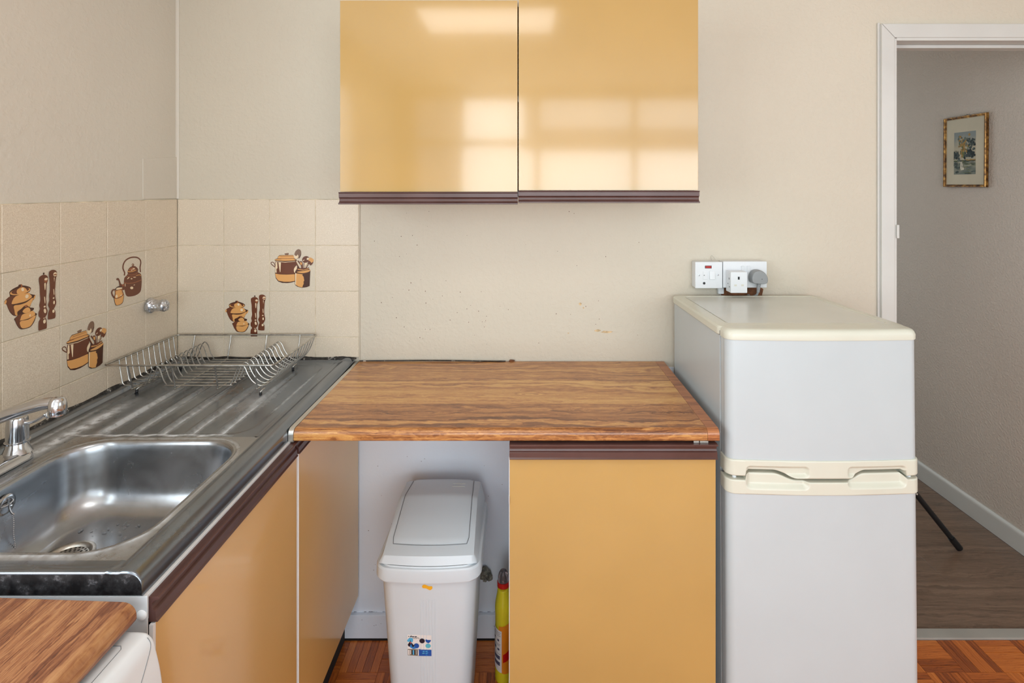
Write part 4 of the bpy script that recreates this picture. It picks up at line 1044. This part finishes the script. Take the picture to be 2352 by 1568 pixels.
# fluting on the front face, sticker, yellow smear
def bf(x, z, lift=0.0):   # on the front face
    t = (z-0.03)/0.44; hx_ = 0.1035+0.023*t; return (x, -(0.124+0.028*t)-0.012*(1-(x/hx_)**2)-lift, z)
V = []; F = []
for i in range(6):
    x = -0.030+i*0.0075+0.012
    V, F = tube_geo([bf(x, 0.42, -0.0002), bf(x, 0.10, -0.0002)], 0.0011, 5, False, V, F)
mesh('fluting', V, F, M['bin'], bn, 50)
sk = [plain('sticker_'+n_, c_, 0.35) for n_, c_ in (('white', (232, 230, 228)), ('sky', (82, 176, 222)), ('navy', (22, 28, 46)), ('blue', (18, 84, 170)), ('teal', (92, 184, 206)), ('grey', (120, 110, 92)), ('mid_blue', (40, 124, 196)), ('red', (206, 110, 112)))]
ST = [
 (0, [(215,170),(1550,170),(1550,1370),(215,1370)], 0),
 (2, [(265,225),(320,270),(265,312)], 0), (2, [(330,270),(400,255),(425,180),(455,250),(460,300),(350,300)], 0), (2, ell(525,280,50,34), 1), (2, [(600,260),(680,255),(745,240),(730,300),(605,312)], 0),
 (2, band_line([(300,362),(500,372),(720,368),(800,315),(850,340),(875,395)], 9), 0),
 (1, [(200,560),(215,470),(300,370),(400,345),(500,370),(530,480),(490,580),(420,590),(370,530),(290,590)], 1),
 (2, ell(1030, 495, 150, 138), 1), (3, [(1235,400),(1330,440),(1520,435),(1490,540),(1380,630),(1270,570),(1210,490)], 0),
 (4, ell(1360, 780, 148, 128), 1), (3, ell(715, 790, 145, 140), 1), (2, [(370,440),(390,560),(560,760),(640,690),(560,850),(480,870),(400,700),(330,870),(250,830),(225,740),(300,630),(350,560)], 0),
 (6, [(420,680),(480,860),(560,880),(610,780),(680,940),(620,960),(520,975),(400,920),(330,850)], 0), (7, [(390,560),(440,620),(400,670),(350,640)], 0),
 (5, [(225,1000),(830,1000),(830,1365),(225,1365)], 0), (0, [(245,1040),(330,1040),(330,1340),(245,1340)], 0), (0, [(700,1040),(722,1040),(722,1300),(700,1300)], 0), (0, [(780,1020),(830,1020),(830,1340),(780,1340)], 0),
 (2, [(340,1040),(358,1040),(358,1300),(340,1300)], 0), (2, [(450,1040),(505,1040),(505,1300),(450,1300)], 0), (2, [(580,1040),(630,1040),(630,1300),(580,1300)], 0), (2, [(730,1040),(770,1040),(770,1310),(730,1310)], 0), (1, [(505,1040),(578,1040),(578,1310),(505,1310)], 0), (0, [(360,1040),(400,1040),(400,1300),(360,1300)], 0),
 (3, [(845,1010),(910,960),(935,1005),(1540,1005),(1540,1362),(845,1362)], 0), (1, ell(1110, 1095, 60, 30, -15), 1), (1, ell(1270, 1090, 70, 30, -8), 1), (4, ell(1100, 1200, 75, 26, -10), 1), (1, ell(1285, 1190, 85, 24, -15), 1), (6, ell(1270, 1290, 60, 32), 1)]
bm = bmesh.new()
SXc, SZc, SWd = 0.0, 0.295, 0.0635/1335
for i, (m_, pts_, s_) in enumerate(ST):
    q = cat(pts_, 3, True) if s_ else pts_
    fill2d(bm, q, lambda p, i=i: bf(-0.0215+(p[0]-883)*SWd, SZc-(p[1]-770)*SWd, 0.0011+i*0.00003), m_)
me = bpy.data.meshes.new('sticker'); bm.to_mesh(me); bm.free()
for s_ in sk: me.materials.append(s_)
link('sticker', me, bn, 'small blue and white sticker with a barcode')
pts = cat([(-0.010, 0.467), (-0.005, 0.470), (0.004, 0.466), (0.010, 0.466), (0.011, 0.461), (0.006, 0.457), (-0.002, 0.461), (-0.009, 0.462)], 3, True)
mesh('smear', [bf(x*1.25, z*1.2-0.464*0.2-0.0085, 0.0006) for x, z in pts]+[bf(x, z-0.0085, 0.0014) for x, z in pts], [tuple(range(len(pts), 2*len(pts)))]+[(i, (i+1) % len(pts), len(pts)+(i+1) % len(pts), len(pts)+i) for i in range(len(pts))], plain('orange_smear', (240, 176, 40), 0.5), bn, 50, None, 'orange smear under the rim')

# ------------------------------------------------------------------ cleaning bottle
bt = thing('cleaning_bottle', 'yellow cleaning fluid bottle with red collar on the floor beside the base cabinet', 'bottle', (-0.0625, 1.672, 0))
bt['local'] = 1
bot = NT('yellow_bottle_plastic'); bot.col(lin((224, 208, 40))); bot.p(Roughness=0.22); bot.b.inputs['Transmission Weight'].default_value = 0.05; bot.b.inputs['Subsurface Weight'].default_value = 0.15
BPf = [(0.020, 0.0), (0.0265, 0.004), (0.0275, 0.02), (0.0272, 0.10), (0.0268, 0.15), (0.0270, 0.19), (0.0276, 0.215), (0.0262, 0.232), (0.0225, 0.250), (0.0195, 0.268), (0.0185, 0.276), (0.012, 0.2775)]
lathe('flask', [(r, z) for r, z in cat(BPf, 3)], 0, 0, bot.m, bt, 32, 0.93, 1.3)
lathe('collar', [(0.0175, 0.2780), (0.0188, 0.279), (0.0188, 0.2925), (0.0170, 0.2935), (0.0085, 0.294), (0.008, 0.300), (0.0001, 0.3005)], 0, 0, M['red'], bt, 32)
lathe('spout', [(0.0075, 0.300), (0.0065, 0.310), (0.0035, 0.3195), (0.0005, 0.3205)], 0, 0, plain('pale_pink_plastic', (206, 150, 140), 0.3), bt, 20)
cl = NT('clear_cap_plastic'); cl.col(lin((226, 214, 218))); cl.p(Roughness=0.08, IOR=1.3); cl.b.inputs['Transmission Weight'].default_value = 0.9
lathe('cap', [(0.0170, 0.2940), (0.0168, 0.306), (0.0140, 0.318), (0.0095, 0.3245), (0.0004, 0.3262)], 0, 0, cl.m, bt, 32)
def wrap(name, a0, a1, zf0, zf1, mat, lift, parent, label=None):
    V = []; F = []; n = 16
    for i in range(n+1):
        a = radians(a0+(a1-a0)*i/n)
        for k_ in range(7):
            z = zf0(i/n)+(zf1(i/n)-zf0(i/n))*k_/6
            r = 0.0274+lift; V.append((r*0.93*cos(a)*(1+lift), r*1.3*sin(a)*(1+lift), z))
    for i in range(n):
        for k_ in range(6): s = i*7+k_; F.append((s, s+7, s+8, s+1))
    return mesh(name, V, F, mat, parent, 60, None, label)
ol = wrap('front_label', -120, 30, lambda t: 0.045-0.010*sin(pi*t), lambda t: 0.178+0.012*t, plain('orange_label', (222, 132, 30), 0.35), 0.0004, bt, 'orange label with a red band')
wrap('red_band', -90, 20, lambda t: 0.072+0.010*t, lambda t: 0.096+0.02*t, M['red'], 0.0008, ol)
bk = wrap('back_label', -178, -98, lambda t: 0.050-0.008*sin(pi*t/2), lambda t: 0.170-0.004*t, plain('white_label', (222, 218, 216), 0.4), 0.0010, bt, 'white label of small print')
ink = plain('label_ink', (70, 72, 96), 0.5)
for i, (z, h, a0, a1) in enumerate([(0.160, .001, -172, -104), (0.155, .001, -172, -108), (0.150, .001, -172, -104), (0.136, .006, -160, -146), (0.134, .006, -130, -116), (0.125, .001, -172, -106), (0.121, .001, -172, -110), (0.108, .008, -158, -140), (0.107, .006, -130, -114), (0.096, .001, -170, -106), (0.080, .011, -158, -110), (0.062, .011, -158, -110)]):
    wrap('print', a0, a1, lambda t, z=z: z, lambda t, z=z, h=h: z+h, ink, 0.0014, bk)

# ------------------------------------------------------------------ rubble round a capped pipe low on the wall
cem = plain('grey_putty', (120, 118, 108), 0.9, var=0.35, vs=90, bump=0.8)
random.seed(21)
V = []; F = []
bm = bmesh.new()
for (x, y, z, r) in [(-0.128, 1.800, 0.232, .014), (-0.118, 1.798, 0.222, .012), (-0.137, 1.800, 0.218, .012), (-0.127, 1.795, 0.210, .009), (-0.112, 1.801, 0.210, .009)]:
    bmesh.ops.create_icosphere(bm, subdivisions=2, radius=r, matrix=Matrix.Translation((x, y, z)))
for v in bm.verts: v.co += Vector([random.uniform(-.0022, .0022) for _ in range(3)])
tag(frombm('pipe_stub', bm, cem, None, 30), 'grey putty lump over a capped pipe on the wall behind the bin', 'pipe')

# ------------------------------------------------------------------ fridge freezer
fr = thing('fridge_freezer', 'white fridge freezer with yellowed cream trim and grips', 'fridge', (0.722, 1.2925, 0.0))
fr['local'] = 1
fr.rotation_euler = (radians(-0.75), 0, 0)
FWd = 0.2305
box('body', -FWd, FWd, 0.062, 0.478, 0.030, 1.128, M['fridge_white'], fr, 0.004)
box('gasket', -FWd+0.008, FWd-0.008, 0.052, 0.0618, 0.06, 1.12, M['gasket'], fr, 0.001)
tl = lambda ins, z, r=0.02: [(p[0], p[1], z) for p in rrect(0, 0.266, FWd+0.006-ins, 0.217-ins, r, z, 4, 8)]
loft('top_cap', [tl(0.002, 1.1285), tl(0, 1.131), tl(0, 1.146), tl(0.003, 1.1505), tl(0.012, 1.1525), tl(0.030, 1.1530, 0.012), tl(0.0325, 1.1505, 0.010)], M['fridge_cream'], fr, True, True, True, 30)
ip = rrect(0, 0.266, FWd-0.028, 0.183, 0.009, 0, 4, 8)
loft('top_panel', [[(p[0], p[1], 1.1507) for p in ip], [(p[0], p[1], 1.1522) for p in ip]], M['fridge_panel'], fr, True, True, True, 30)
lathe('foot', [(0.016, 0.0012), (0.016, 0.012), (0.008, 0.014), (0.008, 0.030)], -0.20, 0.10, M['black'], fr, 16)
lathe('foot', [(0.016, 0.0012), (0.016, 0.012), (0.008, 0.014), (0.008, 0.030)], 0.20, 0.10, M['black'], fr, 16)
lathe('foot', [(0.016, 0.0065), (0.016, 0.012), (0.008, 0.014), (0.008, 0.030)], -0.20, 0.44, M['black'], fr, 16)
lathe('foot', [(0.016, 0.0065), (0.016, 0.012), (0.008, 0.014), (0.008, 0.030)], 0.20, 0.44, M['black'], fr, 16)
# plan curve of a door front, from left back to right back; (x, y)
def plan(ins=0.0, hw=0.2325, yb=0.051):
    P = [(-hw+ins, yb), (-hw+ins, 0.040), (-hw+ins, 0.031)]
    for i in range(9):
        a = radians(180+90*i/8); P.append((-hw+0.022+ins+0.022*cos(a), 0.030+ins+0.022*sin(a)))
    for i in range(1, 28):
        t = i/28; x = -hw+0.022+t*(2*hw-0.044); P.append((x, 0.008+ins-0.008*(1-(2*t-1)**2)))
    for i in range(9):
        a = radians(270+90*i/8); P.append((hw-0.022-ins+0.022*cos(a), 0.030+ins+0.022*sin(a)))
    P += [(hw-ins, 0.031), (hw-ins, 0.040), (hw-ins, yb)]
    return P
def door(name, z0, z1):
    P = plan(0.0015); 
    return loft(name, [[(x, y, z) for x, y in P] for z in (z0, z1)], M['fridge_white'], fr, True, True, True, 30)
ud = door('freezer_door', 0.842, 1.128)
ld = door('fridge_door', 0.075, 0.762)
# top cap of the upper door, rolled over
P0 = plan(0)
def capl(ins, z): return [(x*(1-ins/0.2325), y+ins*(1-(y/0.051)), z) for x, y in P0]
loft('door_cap', [capl(0, 1.1282), capl(-0.0008, 1.130), capl(-0.0008, 1.140), capl(0.001, 1.146), capl(0.004, 1.1505), capl(0.009, 1.153), capl(0.016, 1.1542)], M['fridge_cream'], ud, True, True, True, 40)
# hand grip bands with pockets; u along the plan 0..1 by x
def wave(x):   # shared wavy split line between the doors
    return 0.0105*(1-ss(0.055, 0.115, abs(x+0.002+0.010)))
def rbox(x, z, x0, x1, z0, z1, r):
    return sdrr(x, z, (x0+x1)/2, (z0+z1)/2, (x1-x0)/2, (z1-z0)/2, r)
def refine(P, n):
    out = []
    for a, b in zip(P, P[1:]):
        m = max(1, int(math.hypot(b[0]-a[0], b[1]-a[1])/n))
        for i in range(m): out.append((a[0]+(b[0]-a[0])*i/m, a[1]+(b[1]-a[1])*i/m))
    out.append(P[-1]); return out
PF = refine(plan(-0.0015), 0.002)
def bandmesh(name, zlo, zhi, depth, parent):
    loops = []; n = 40
    for k_ in range(n+1):
        l = []
        for (x, y) in PF:
            a, b = zlo(x), zhi(x); z = a+(b-a)*k_/n
            e = min(k_, n-k_); rnd = (0.0024, 0.0011, 0.0004, 0)[min(e, 3)]
            l.append((x*(1-rnd/0.2325), y+rnd*(y < 0.03)+depth(x, z), z))
        loops.append(l)
    # closing shelves at both edges so the band reads as solid
    top = [(x, 0.046, zhi(x)) for x, y in PF]; bot = [(x, 0.046, zlo(x)) for x, y in PF]
    loops = [[(x*0.985, max(y, 0.046), z) for (x, y, z) in bot]]+loops+[[(x*0.985, max(y, 0.046), z) for (x, y, z) in top]]
    return loft(name, loops, M['fridge_cream'], parent, False, False, False, 45)
XA, XB, XC2, XD = -0.188, -0.040, 0.052, 0.196
def up_lo(x):
    if x < -0.191 or x > 0.198: return 0.8035
    base = 0.8160
    return base-0.0165*ss(-0.125, -0.065, x)*(1-ss(0.055, 0.100, x))
def up_depth(x, z):
    d1 = sdrr(x, z, (XA+XB)/2, 0.815, (XB-XA)/2, 0.0140, 0.010); d2 = sdrr(x, z, (XC2+XD)/2, 0.815, (XD-XC2)/2, 0.0140, 0.010)
    return 0.009*max(ss(0.001, -0.008, d1), ss(0.001, -0.008, d2))
bandmesh('grip', up_lo, lambda x: 0.8425, up_depth, ud)
def lo_hi(x):
    if x < -0.191: return 0.7945
    return 0.8080-0.0165*ss(-0.125, -0.065, x)*(1-ss(0.055, 0.100, x))-0.012*ss(0.185, 0.205, x)
def lo_depth(x, z):
    d1 = sdrr(x, z, (XA+XB)/2, 0.8000, (XB-XA)/2, 0.0260, 0.012); d2 = sdrr(x, z, (XC2+XD)/2, 0.8000, (XD-XC2)/2, 0.0235, 0.012)
    return 0.011*max(ss(0.002, -0.011, d1), ss(0.002, -0.011, d2))
bandmesh('grip', lambda x: 0.7600, lo_hi, lo_depth, ld)
box('gap_backing', -0.225, 0.225, 0.0455, 0.0515, 0.763, 0.841, M['fridge_cream'], fr, 0.001)
disc_tube('hinge_pin', [(0.005, 0), (0.005, 0.010)], (-0.211, 0.022, 0.7946), (0, 0, 1), M['plastic'], fr, 14)
disc_tube('hinge_pin', [(0.005, 0), (0.005, 0.009)], (0.212, 0.022, 0.7950), (0, 0, 1), M['plastic'], fr, 14)
box('plinth', -0.222, 0.222, 0.052, 0.0617, 0.012, 0.055, M['fridge_cream'], fr, 0.002)
boxes('hinge_cover', [(-0.2325, -0.2255, 0.0525, 0.060, 1.129, 1.140)], M['gasket'], fr, 0.0008)

# ------------------------------------------------------------------ sockets above the fridge
sp_ = thing('fused_spur', 'square white fused spur switch with a red neon above the fridge', 'switch', (0.603, YB, 1.212))
SF0 = 1.778
def pattress(nm, x0, x1, z0, z1, parent):
    box(nm, x0+0.0006, x1-0.0006, SF0+0.0075, YB-0.0006, z0+0.0006, z1-0.0006, M['plastic'], parent, 0.004)
pattress('back_box', 0.5590, 0.6480, 1.1690, 1.2555, sp_)
box('face_plate', 0.5590, 0.6480, SF0, SF0+0.0074, 1.1690, 1.2555, M['plastic'], sp_, 0.0025)
zz = lambda py: EYE-(py-436)/704.7
xx = lambda px: (px-1203)/704.7
def cpx(cx_, cy_): return (1540+cx_/6.534, 560+cy_/6.534)
def at(cx_, cy_): p = cpx(cx_, cy_); return xx(p[0]), zz(p[1])
a = at(517, 325); b = at(617, 367)
box('neon_surround', a[0], b[0], SF0-0.0012, SF0+0.001, b[1], a[1], plain('dark_red_bezel', (74, 24, 20), 0.4), sp_, 0.0005)
box('neon', a[0]+0.002, b[0]-0.002, SF0-0.0018, SF0, b[1]+0.0014, a[1]-0.0014, M['neon'], sp_, 0.0004)
a = at(583, 405); b = at(663, 530)
bm = bmesh.new(); box_bm(bm, a[0], b[0], SF0-0.005, SF0+0.001, b[1], a[1], 0.001)
for v in bm.verts:
    if v.co.y < SF0-0.002 and v.co.z > (a[1]+b[1])/2: v.co.y += 0.003
frombm('rocker', bm, M['plastic'], sp_)
a = at(488, 410); b = at(566, 532)
fu = box('fuse_carrier', a[0], b[0], SF0-0.0014, SF0+0.001, b[1], a[1], M['plastic'], sp_, 0.0008)
a = at(504, 470); disc_tube('screw', [(0.0018, 0), (0.0016, 0.0005), (0.0001, 0.0005)], (a[0], SF0-0.0014, a[1]), (0, -1, 0), M['gasket'], fu, 12)
for q in ((428, 470), (712, 466)):
    a = at(*q); disc_tube('screw', [(0.0028, 0), (0.0026, 0.0009), (0.0001, 0.0010)], (a[0], SF0, a[1]), (0, -1, 0), M['chrome'], sp_, 14)
a = at(505, 590); disc_tube('cable_outlet', [(0.0042, 0), (0.0042, 0.0004), (0.0001, 0.0005)], (a[0], SF0, a[1]), (0, -1, 0), M['black'], sp_, 18)
tube('loose_wire', cat([(0.6245, 1.812, 1.2565), (0.6205, 1.810, 1.266), (0.6225, 1.808, 1.2725), (0.628, 1.806, 1.268), (0.6335, 1.800, 1.2575)], 4), 0.0006, M['alu'], sp_, 6)

so = thing('double_socket', 'white double wall socket to the right of the fused spur', 'socket', (0.723, YB, 1.212))
pattress('back_box', 0.6500, 0.7930, 1.1710, 1.2570, so)
box('face_plate', 0.6500, 0.7930, SF0, SF0+0.0074, 1.1710, 1.2570, M['plastic'], so, 0.0025)
for (c0, c1) in (((1060, 330), (1108, 432)), ((1145, 330), (1195, 432))):
    a = at(*c0); b = at(*c1)
    bm = bmesh.new(); box_bm(bm, a[0], b[0], SF0-0.0045, SF0+0.001, b[1], a[1], 0.0008)
    for v in bm.verts:
        if v.co.y < SF0-0.002 and v.co.z < (a[1]+b[1])/2: v.co.y += 0.003
    frombm('rocker', bm, M['plastic'], so)
boxes('trunking', [(0.6430, 0.6620, YB-0.018, YB-0.0008, 1.146, 1.1700)], M['plastic'], so, 0.002)

ca = thing('cube_adapter', 'white cube plug adapter in the double socket', 'adapter', (0.685, 1.757, 1.195))
box('block', 0.6584, 0.7114, 1.735, 1.7772, 1.1620, 1.2290, M['plastic'], ca, 0.002)
def cq(cx_, cy_): p = cpx(cx_, cy_); return (p[0]-1203)/722, EYE-(p[1]-436)/722
def slot(q0, q1, mat, sh=None):
    a = cq(*q0); b = cq(*q1); box('pin_slot', a[0], b[0], 1.7346, 1.7362, b[1], a[1], mat, ca, 0.0001)
slot((1010, 492), (1038, 535), M['black']); slot((957, 608), (993, 634), plain('shutter_beige', (206, 204, 192), 0.5)); slot((1062, 606), (1098, 633), plain('shutter_beige_b', (206, 204, 192), 0.5))
boxes('side_slot', [(0.6581, 0.6586, 1.746, 1.752, 1.203, 1.209), (0.6581, 0.6586, 1.756, 1.762, 1.187, 1.190), (0.6581, 0.6586, 1.744, 1.750, 1.178, 1.182)], M['gasket'], ca, 0)

pg = thing('plug', 'grey three pin plug with cable in the double socket', 'plug', (0.755, 1.76, 1.21))
def pq(cx_, cy_, s=716): p = cpx(cx_, cy_); return ((p[0]-1203)/s, EYE-(p[1]-436)/s)
out = cat([pq(*q) for q in [(1222, 560), (1217, 500), (1245, 430), (1300, 398), (1370, 402), (1430, 445), (1465, 510), (1462, 580), (1420, 603), (1360, 605), (1290, 600), (1240, 590)]], 3, True)
cx_ = sum(p[0] for p in out)/len(out); cz_ = sum(p[1] for p in out)/len(out)
def pl_(s, y): return [(cx_+(p[0]-cx_)*s, y, cz_+(p[1]-cz_)*s) for p in out]
loft('casing', [pl_(0.97, 1.7772), pl_(1.0, 1.773), pl_(1.0, 1.757), pl_(0.97, 1.7505), pl_(0.90, 1.7475), pl_(0.80, 1.7468)], M['grey_plug'], pg, True, True, True, 35)
a = pq(1368, 527); disc_tube('screw', [(0.0012, 0), (0.0001, 0.0003)], (a[0], 1.7466, a[1]), (0, -1, 0), M['black'], pg, 10)
b0_ = pq(1352, 600); 
rl = []
for i in range(13):
    t = i/12; r = 0.0062-0.0018*t+(0.0006 if i % 2 else -0.0004)
    rl.append((r, 0.030*t))
disc_tube('strain_relief', rl, (b0_[0], 1.762, b0_[1]), (-0.05, 0.1, -1), M['grey_plug'], pg, 16, None, 20)
tube('cable', cat([(b0_[0]-0.0015, 1.765, b0_[1]-0.027), (b0_[0]-0.004, 1.772, b0_[1]-0.040), (b0_[0]-0.015, 1.786, b0_[1]-0.050), (b0_[0]-0.022, 1.804, b0_[1]-0.066), (b0_[0]-0.022, 1.808, 0.9), (b0_[0]-0.022, 1.808, 0.4)], 6), 0.0034, M['grey_plug'], pg, 10)

# ------------------------------------------------------------------ the hall beyond the doorway
HYB = YB+wt; HX1 = 2.05; HX0h = -0.4; HY1 = 4.4; HZ = 2.36
hw = box('wall_hall_right', HX1, HX1+0.1, HYB+0.0005, HY1, 0, HZ, M['hall_wall'], None, 0); struct(hw, 'grey shaded textured hall wall with the picture')
hw = box('wall_hall_back', HX0h-0.1, HX1+0.1, HY1, HY1+0.1, 0, HZ, M['hall_wall'], None, 0); struct(hw, 'far hall wall')
hw = box('wall_hall_left', HX0h-0.1, HX0h, HYB+0.0005, HY1, 0, HZ, M['hall_wall'], None, 0); struct(hw, 'hall wall out of sight to the left')
hc = box('ceiling_hall', HX0h-0.1, HX1+0.1, HYB+0.0005, HY1+0.1, HZ, HZ+0.05, M['ceiling'], None, 0); struct(hc, 'white hall ceiling')
bh = prism('baseboard_hall', [(2.0495, 0.0012), (2.0495, 0.088), (2.045, 0.088), (2.0385, 0.082), (2.034, 0.072), (2.034, 0.0012)], 'y', HYB+0.001, HY1-0.001, M['gloss_white'], None, 0)
# prism along y takes (x, z)
cv = prism('trim_3', [(XL+0.0002, YB-0.0007), (XL+0.007, YB-0.0007), (XL+0.0035, YB-0.003), (XL+0.0002, YB-0.0075)], 'z', 1.461, ZC-0.001, M['wall_left'], None, 0, 20)
struct(cv, 'filled plaster corner above the tiles')
struct(bh, 'white moulded skirting along the hall wall')
fh = boxes('floor_hall', [(DX0+0.009, DX1-0.009, YB, HYB+0.001, -0.06, -0.006), (HX0h, HX1, HYB+0.001, HY1, -0.06, -0.006)], M['dark'], None, 0); struct(fh, 'grey brown laminate plank hall floor')
PW = 0.1455; pn = 0
pm = {}
y0 = YB+0.0295-PW*0.13; r = 0
y0 = 1.949-PW
while y0 < HY1:
    ya, yb_ = max(y0, YB+0.0295), min(y0+PW, HY1)
    x = (0.98, 1.16, 0, 1.05, 1.22, 0.90)[r % 6]-2.4
    if r == 2: x = 1.612-1.2*2
    while x < HX1:
        lo = (DX0+0.0095) if ya < HYB else HX0h; hi_ = (DX1-0.0095) if ya < HYB else 2.0335
        xa, xb = max(x, lo), min(x+1.2, hi_)
        if xb-xa > 0.01:
            h = random.uniform(-0.0003, 0.0003)
            o = box('floor_plank', xa+0.0004, xb-0.0004, ya+0.0005, yb_-0.0005, -0.0055, 0.0008+h, M['hall_wood'], fh, 0.0009, 1); pn += 1
        x += 1.2
    y0 += PW; r += 1

# framed watercolour on the hall wall
pc = thing('framed_picture', 'small gilt framed watercolour of trees by water on the hall wall', 'picture', (HX1, 2.525, 1.668))
pc['local'] = 1
pc.rotation_euler = (radians(0.6), 0, 0)
PH, PWd = 0.165, 0.121   # half sizes
gilt = NT('worn_gilt'); o = gilt.obj(); gilt.col(gilt.ramp(gilt.noise(o, 60, 4), [(0.35, (70, 44, 20)), (0.52, (138, 96, 44)), (0.7, (188, 146, 78))])); gilt.p(Metallic=0.55, Roughness=0.35)
def ringloop(ins, d): return [(-d, -PWd+ins, -PH+ins), (-d, PWd-ins, -PH+ins), (-d, PWd-ins, PH-ins), (-d, -PWd+ins, PH-ins)]
loft('frame', [ringloop(0, 0.001), ringloop(0, 0.013), ringloop(0.002, 0.0165), ringloop(0.005, 0.0155), ringloop(0.007, 0.0125), ringloop(0.009, 0.0135), ringloop(0.011, 0.0125), ringloop(0.012, 0.009)], gilt.m, pc, True, False, False, 20)
mt = box('mount', -0.009, -0.001, -PWd+0.011, PWd-0.011, -PH+0.011, PH-0.011, plain('cream_mount', (206, 198, 176), 0.7), pc, 0)
# the painting, u 0..1 from far edge to near edge as seen (far = larger y on the left of the view)
u2y = lambda u: 0.062-(u*0.124); v2z = lambda v: 0.091-v*0.197
pk = NT('watercolour_wash'); ox = pk.sep(pk.obj()); nn = pk.noise(pk.obj(), 26, 4, 0.6)
f_ = pk.math('ADD', pk.math('MULTIPLY', ox[2], 4.2), pk.math('MULTIPLY', nn, 0.35))
pk.col(pk.ramp(pk.math('ADD', f_, 0.35), [(0.10, (120, 130, 122)), (0.30, (168, 168, 150)), (0.45, (196, 188, 166)), (0.62, (190, 182, 160)), (0.85, (140, 150, 150))])); pk.p(Roughness=0.8)
box('painting', -0.0093, -0.0091, u2y(1), u2y(0), v2z(1), v2z(0), pk.m, mt, 0)
pcol = [plain('paint_'+n_, c_, 0.8, var=0.15, vs=80) for n_, c_ in (('slate', (66, 78, 78)), ('deep', (40, 50, 52)), ('ochre', (164, 132, 76)), ('green', (104, 112, 74)), ('grey_green', (104, 116, 108)), ('light', (206, 202, 186)))]
random.seed(5)
bm = bmesh.new(); cnt = 0
def dab(u, v, ru, rv, m, ang=0):
    global cnt
    n = 9; vs = []
    for i in range(n):
        t = 2*pi*i/n; rj = random.uniform(0.55, 1.2); du, dv = ru*rj*cos(t), rv*rj*sin(t)
        uu, vv = u+du*cos(ang)-dv*sin(ang), v+du*sin(ang)+dv*cos(ang)
        uu = min(1, max(0, uu)); vv = min(1, max(0, vv))
        vs.append(bm.verts.new((-0.0094-cnt*0.000004, u2y(uu), v2z(vv))))
    f = bm.faces.new(vs); f.material_index = m; cnt += 1
for i in range(26): dab(random.gauss(0.52, 0.16), random.gauss(0.20, 0.06), .06, .035, random.choice((0, 4, 4, 2)))
for i in range(46): dab(random.gauss(0.42, 0.12), random.gauss(0.32, 0.07), .045, .028, random.choice((2, 2, 3, 4)))
for i in range(46): dab(random.gauss(0.80, 0.11), random.gauss(0.27, 0.06), .05, .028, random.choice((0, 0, 4, 1)))
for i in range(60): dab(random.gauss(0.74, 0.12), random.gauss(0.50, 0.055), .06, .035, random.choice((0, 1, 1, 0)))
for i in range(20): dab(random.gauss(0.45, 0.05), random.gauss(0.50, 0.05), .04, .04, random.choice((2, 3)))
for i in range(22): dab(random.gauss(0.13, 0.07), random.gauss(0.56, 0.04), .05, .04, random.choice((0, 1)))
for x_ in (0.06, 0.12, 0.20): dab(x_, 0.48, .018, .06, 0)
for i in range(22): dab(random.uniform(0, 1), random.gauss(0.685, 0.012), .12, .014, random.choice((1, 0, 3)))
for i in range(12): dab(random.uniform(0.55, 1), random.gauss(0.67, 0.01), .08, .009, 2)
for i in range(16): dab(random.gauss(0.13, 0.07), random.gauss(0.80, 0.05), .08, .03, random.choice((4, 0)))
dab(0.36, 0.80, .08, .10, 5); dab(0.40, 0.86, .10, .04, 5); dab(0.31, 0.57, .04, .025, 5)
for i in range(28): dab(random.uniform(0.5, 1), random.uniform(0.72, 1), .13, .010, random.choice((3, 4, 0)))
me = bpy.data.meshes.new('brush_marks'); bm.to_mesh(me); bm.free()
for m_ in pcol: me.materials.append(m_)
o = link('brush_marks', me, mt); o['kind'] = 'stuff'
lathe('hanging_eye', [(0.004, 0.166), (0.005, 0.168), (0.004, 0.171), (0.0005, 0.172)], -0.004, 0.0, M['alu'], pc, 12)

# black folding stand in the hall, one leg reaching past the fridge
st = thing('folding_stand', 'black tubular folding stand, one leg showing past the fridge in the hall', 'stand', (1.42, 2.27, 0))
hub = Vector((1.42, 2.27, 0.49))
for i in range(3):
    a = radians(-3+120*i); f_ = Vector((1.42+0.378*cos(a), 2.27+0.378*sin(a), 0.012))
    d = (f_-hub)
    lg = tube('leg', [tuple(hub+d*0.03), tuple(hub+d*0.93)], 0.0110, M['black'], st, 12)
    tube('rubber_foot', [tuple(hub+d*0.91), tuple(hub+d*1.0)], 0.0135, M['black'], lg, 12)
    m_ = hub+d*0.53
    tube('brace', [(1.42, 2.27, 0.18), tuple(m_)], 0.0045, M['black'], st, 8)
    disc_tube('rivet', [(0.004, 0), (0.004, 0.003)], tuple(m_+Vector((0, -0.009, 0.0))), (0, -1, 0.3), M['alu'], st, 10)
tube('pole', [(1.42, 2.27, 0.15), (1.42, 2.27, 0.98)], 0.011, M['black'], st, 14)
lathe('hub', [(0.022, 0.46), (0.026, 0.47), (0.026, 0.51), (0.020, 0.52)], 1.42, 2.27, M['black'], st, 20)
